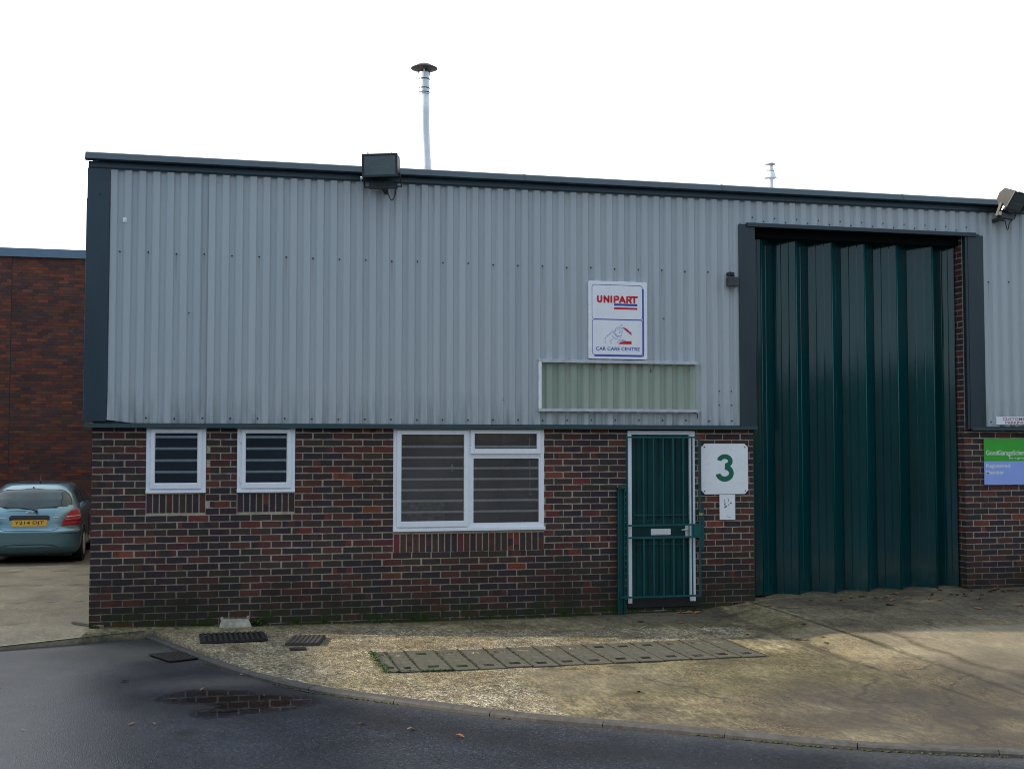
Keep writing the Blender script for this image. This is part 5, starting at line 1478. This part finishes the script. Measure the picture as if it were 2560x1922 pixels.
# side glass, both sides
def side_pt(z, y, s_, off=.004): return (s_ * (cw(z) + off), y, z)
for s_ in (1, -1):
    for a, b, c, d in (((.78, 1.04), (.88, 1.26), (1.62, 1.345), (1.62, 1.01)), ((1.69, 1.01), (1.69, 1.345), (2.25, 1.325), (2.85, 1.02))):
        mb = MB(); n_ = 6; prev = None
        for i in range(n_ + 1):
            t = i / n_; p = [a[0] + (d[0] - a[0]) * t, a[1] + (d[1] - a[1]) * t]; q = [b[0] + (c[0] - b[0]) * t, b[1] + (c[1] - b[1]) * t]
            row = [mb.vert(side_pt(p[1] + (q[1] - p[1]) * k / 6, p[0] + (q[0] - p[0]) * k / 6, s_)) for k in range(7)]
            if prev:
                for k in range(6): mb.idx((prev[k], row[k], row[k + 1], prev[k + 1]) if s_ > 0 else (prev[k + 1], row[k + 1], row[k], prev[k]))
            prev = row
        mb.build('side_window', M['carglass'], car, smooth=True)
    mb = MB(); mb.tube([(s_ * .80, 2.72, 1.03), (s_ * .88, 2.70, 1.05)], .02, 8); mb.build('mirror_arm', M['black'], car)
    mb = MB(); mb.box(min(s_ * .87, s_ * 1.05), max(s_ * .87, s_ * 1.05), 2.66, 2.78, .99, 1.115); mb.build('door_mirror', M['paint'], car, bevel=.03)
    for yy in (.80, 3.30):
        mb = MB(); mb.tube([(s_ * .66, yy, .300), (s_ * .69, yy, .300), (s_ * .838, yy, .300), (s_ * .852, yy, .300)], [.285, .300, .300, .285], 30)
        wh = mb.build('wheel', M['tyre'], car, smooth=False)
        mb = MB(); mb.tube([(s_ * .850, yy, .300), (s_ * .857, yy, .300)], [.205, .195], 24); mb.build('rim', M['galv'], wh)
        mb = MB()
        mb.tube([(s_ * .70, yy, .310), (s_ * .8475, yy, .310)], .355, 30); mb.build('wheel_arch', M['black'], car)
    mb = MB()
    for yy in (1.655, 2.85): mb.box(min(s_ * .842, s_ * .8495), max(s_ * .842, s_ * .8495), yy, yy + .008, .30, .90)
    mb.build('door_seam', M['black'], car)
    mb = MB(); mb.box(min(s_ * .835, s_ * .862), max(s_ * .835, s_ * .862), 1.74, 1.92, .80, .83); mb.build('door_handle', M['paint'], car)
    mb = MB(); mb.box(min(s_ * .52, s_ * .74), max(s_ * .52, s_ * .74), 4.02, 4.06, .60, .72); mb.build('headlight', M['tail_clear'], car)
mb = MB(); mb.face([(-.60, cyf(1.0) + .01, 1.0), (.60, cyf(1.0) + .01, 1.0), (.50, cyf(1.34) + .01, 1.34), (-.50, cyf(1.34) + .01, 1.34)]); mb.build('windscreen', M['carglass'], car)
mb = MB(); mb.tube([(.28, .25, .20), (.28, .10, .195)], [.025, .027], 12); mb.build('exhaust', M['iron'], car)
mb = MB(); mb.box(-.70, .70, .25, 3.9, .13, .20); mb.build('underbody', M['black'], car)
# interior hint: headrest silhouettes sit behind the tinted glass

# ------------------------------------------------------------------ sky, sun, camera
EL, AZ = 21.0, math.atan2(.285, -.96)       # direction towards the sun: left and slightly behind the building
world = bpy.data.worlds.new('World'); scene.world = world; world.use_nodes = True
nt = world.node_tree; bg = nt.nodes['Background']
sky = nt.nodes.new('ShaderNodeTexSky'); sky.sky_type = 'NISHITA'; sky.sun_disc = False; sky.sun_elevation = R(EL); sky.sun_rotation = math.pi / 2 - AZ
sky.air_density = 1.0; sky.dust_density = 1.0; sky.ozone_density = 1.5
bg.inputs['Strength'].default_value = .11
# thin bright cloud over most of the sky, as part of the sky itself
geo = nt.nodes.new('ShaderNodeTexCoord'); mp = nt.nodes.new('ShaderNodeMapping'); mp.inputs['Scale'].default_value = (1, 1, 2.2)
nz = nt.nodes.new('ShaderNodeTexNoise'); nz.inputs['Scale'].default_value = 1.7; nz.inputs['Detail'].default_value = 7; nz.inputs['Roughness'].default_value = .55
rpn = nt.nodes.new('ShaderNodeValToRGB'); rpn.color_ramp.elements[0].position = .40; rpn.color_ramp.elements[0].color = (.12, .12, .12, 1); rpn.color_ramp.elements[1].position = .52; rpn.color_ramp.elements[1].color = (1, 1, 1, 1)
# cloud brightness: brighter towards the back-left where the sun is
dot = nt.nodes.new('ShaderNodeVectorMath'); dot.operation = 'DOT_PRODUCT'; dot.inputs[1].default_value = (-.25, .93, .25)
mr = nt.nodes.new('ShaderNodeMapRange'); mr.inputs['From Min'].default_value = -.6; mr.inputs['From Max'].default_value = .75; mr.inputs['To Min'].default_value = 5.0; mr.inputs['To Max'].default_value = 12.5
cmul = nt.nodes.new('ShaderNodeVectorMath'); cmul.operation = 'SCALE'; cmul.inputs[0].default_value = (1, 1, 1)
mix = nt.nodes.new('ShaderNodeMix'); mix.data_type = 'RGBA'
nt.links.new(geo.outputs['Generated'], mp.inputs['Vector']); nt.links.new(mp.outputs[0], nz.inputs['Vector']); nt.links.new(nz.outputs['Fac'], rpn.inputs['Fac'])
nt.links.new(geo.outputs['Generated'], dot.inputs[0]); nt.links.new(dot.outputs['Value'], mr.inputs['Value']); nt.links.new(mr.outputs[0], cmul.inputs['Scale'])
tint = nt.nodes.new('ShaderNodeValToRGB'); tint.color_ramp.elements[0].position = .35; tint.color_ramp.elements[0].color = (.79, .96, 1.20, 1); tint.color_ramp.elements[1].position = .85; tint.color_ramp.elements[1].color = (.97, 1, 1.03, 1)
mr2 = nt.nodes.new('ShaderNodeMapRange'); mr2.inputs['From Min'].default_value = -1; mr2.inputs['From Max'].default_value = 1
nt.links.new(dot.outputs['Value'], mr2.inputs['Value']); nt.links.new(mr2.outputs[0], tint.inputs['Fac']); nt.links.new(tint.outputs['Color'], cmul.inputs[0])
nt.links.new(rpn.outputs['Color'], mix.inputs[0]); mixa = nt.nodes.new('ShaderNodeMix'); mixa.data_type = 'RGBA'; mixa.inputs[0].default_value = .72; mixa.inputs[7].default_value = (5.6, 7.3, 8.4, 1)
nt.links.new(sky.outputs[0], mixa.inputs[6]); nt.links.new(mixa.outputs[2], mix.inputs[6]); nt.links.new(cmul.outputs[0], mix.inputs[7])
nt.links.new(mix.outputs[2], bg.inputs['Color'])

sl = bpy.data.lights.new('sun', 'SUN'); sl.energy = 5.0; sl.angle = R(.8); sl.color = (1, .86, .64)
so = bpy.data.objects.new('sun', sl); col.objects.link(so)
sd = Vector((math.cos(AZ) * math.cos(R(EL)), math.sin(AZ) * math.cos(R(EL)), math.sin(R(EL))))
so.rotation_euler = sd.to_track_quat('Z', 'Y').to_euler(); so.location = (-20, 10, 20)

cam = bpy.data.cameras.new('camera'); co = bpy.data.objects.new('camera', cam); col.objects.link(co)
cam.sensor_width = 36; cam.lens = 36 * 3100.03 / 2560; cam.clip_end = 2000
co.location = (1.28705, -14.10767, 1.8901); co.rotation_euler = (R(90) + .0490374, 0, -.2354913)
scene.camera = co
scene.view_settings.view_transform = 'Standard'; scene.view_settings.look = 'None'; scene.view_settings.exposure = .42; scene.view_settings.gamma = 1
scene.cycles.filter_width = 1.0
scene.render.resolution_x = 1024; scene.render.resolution_y = 768
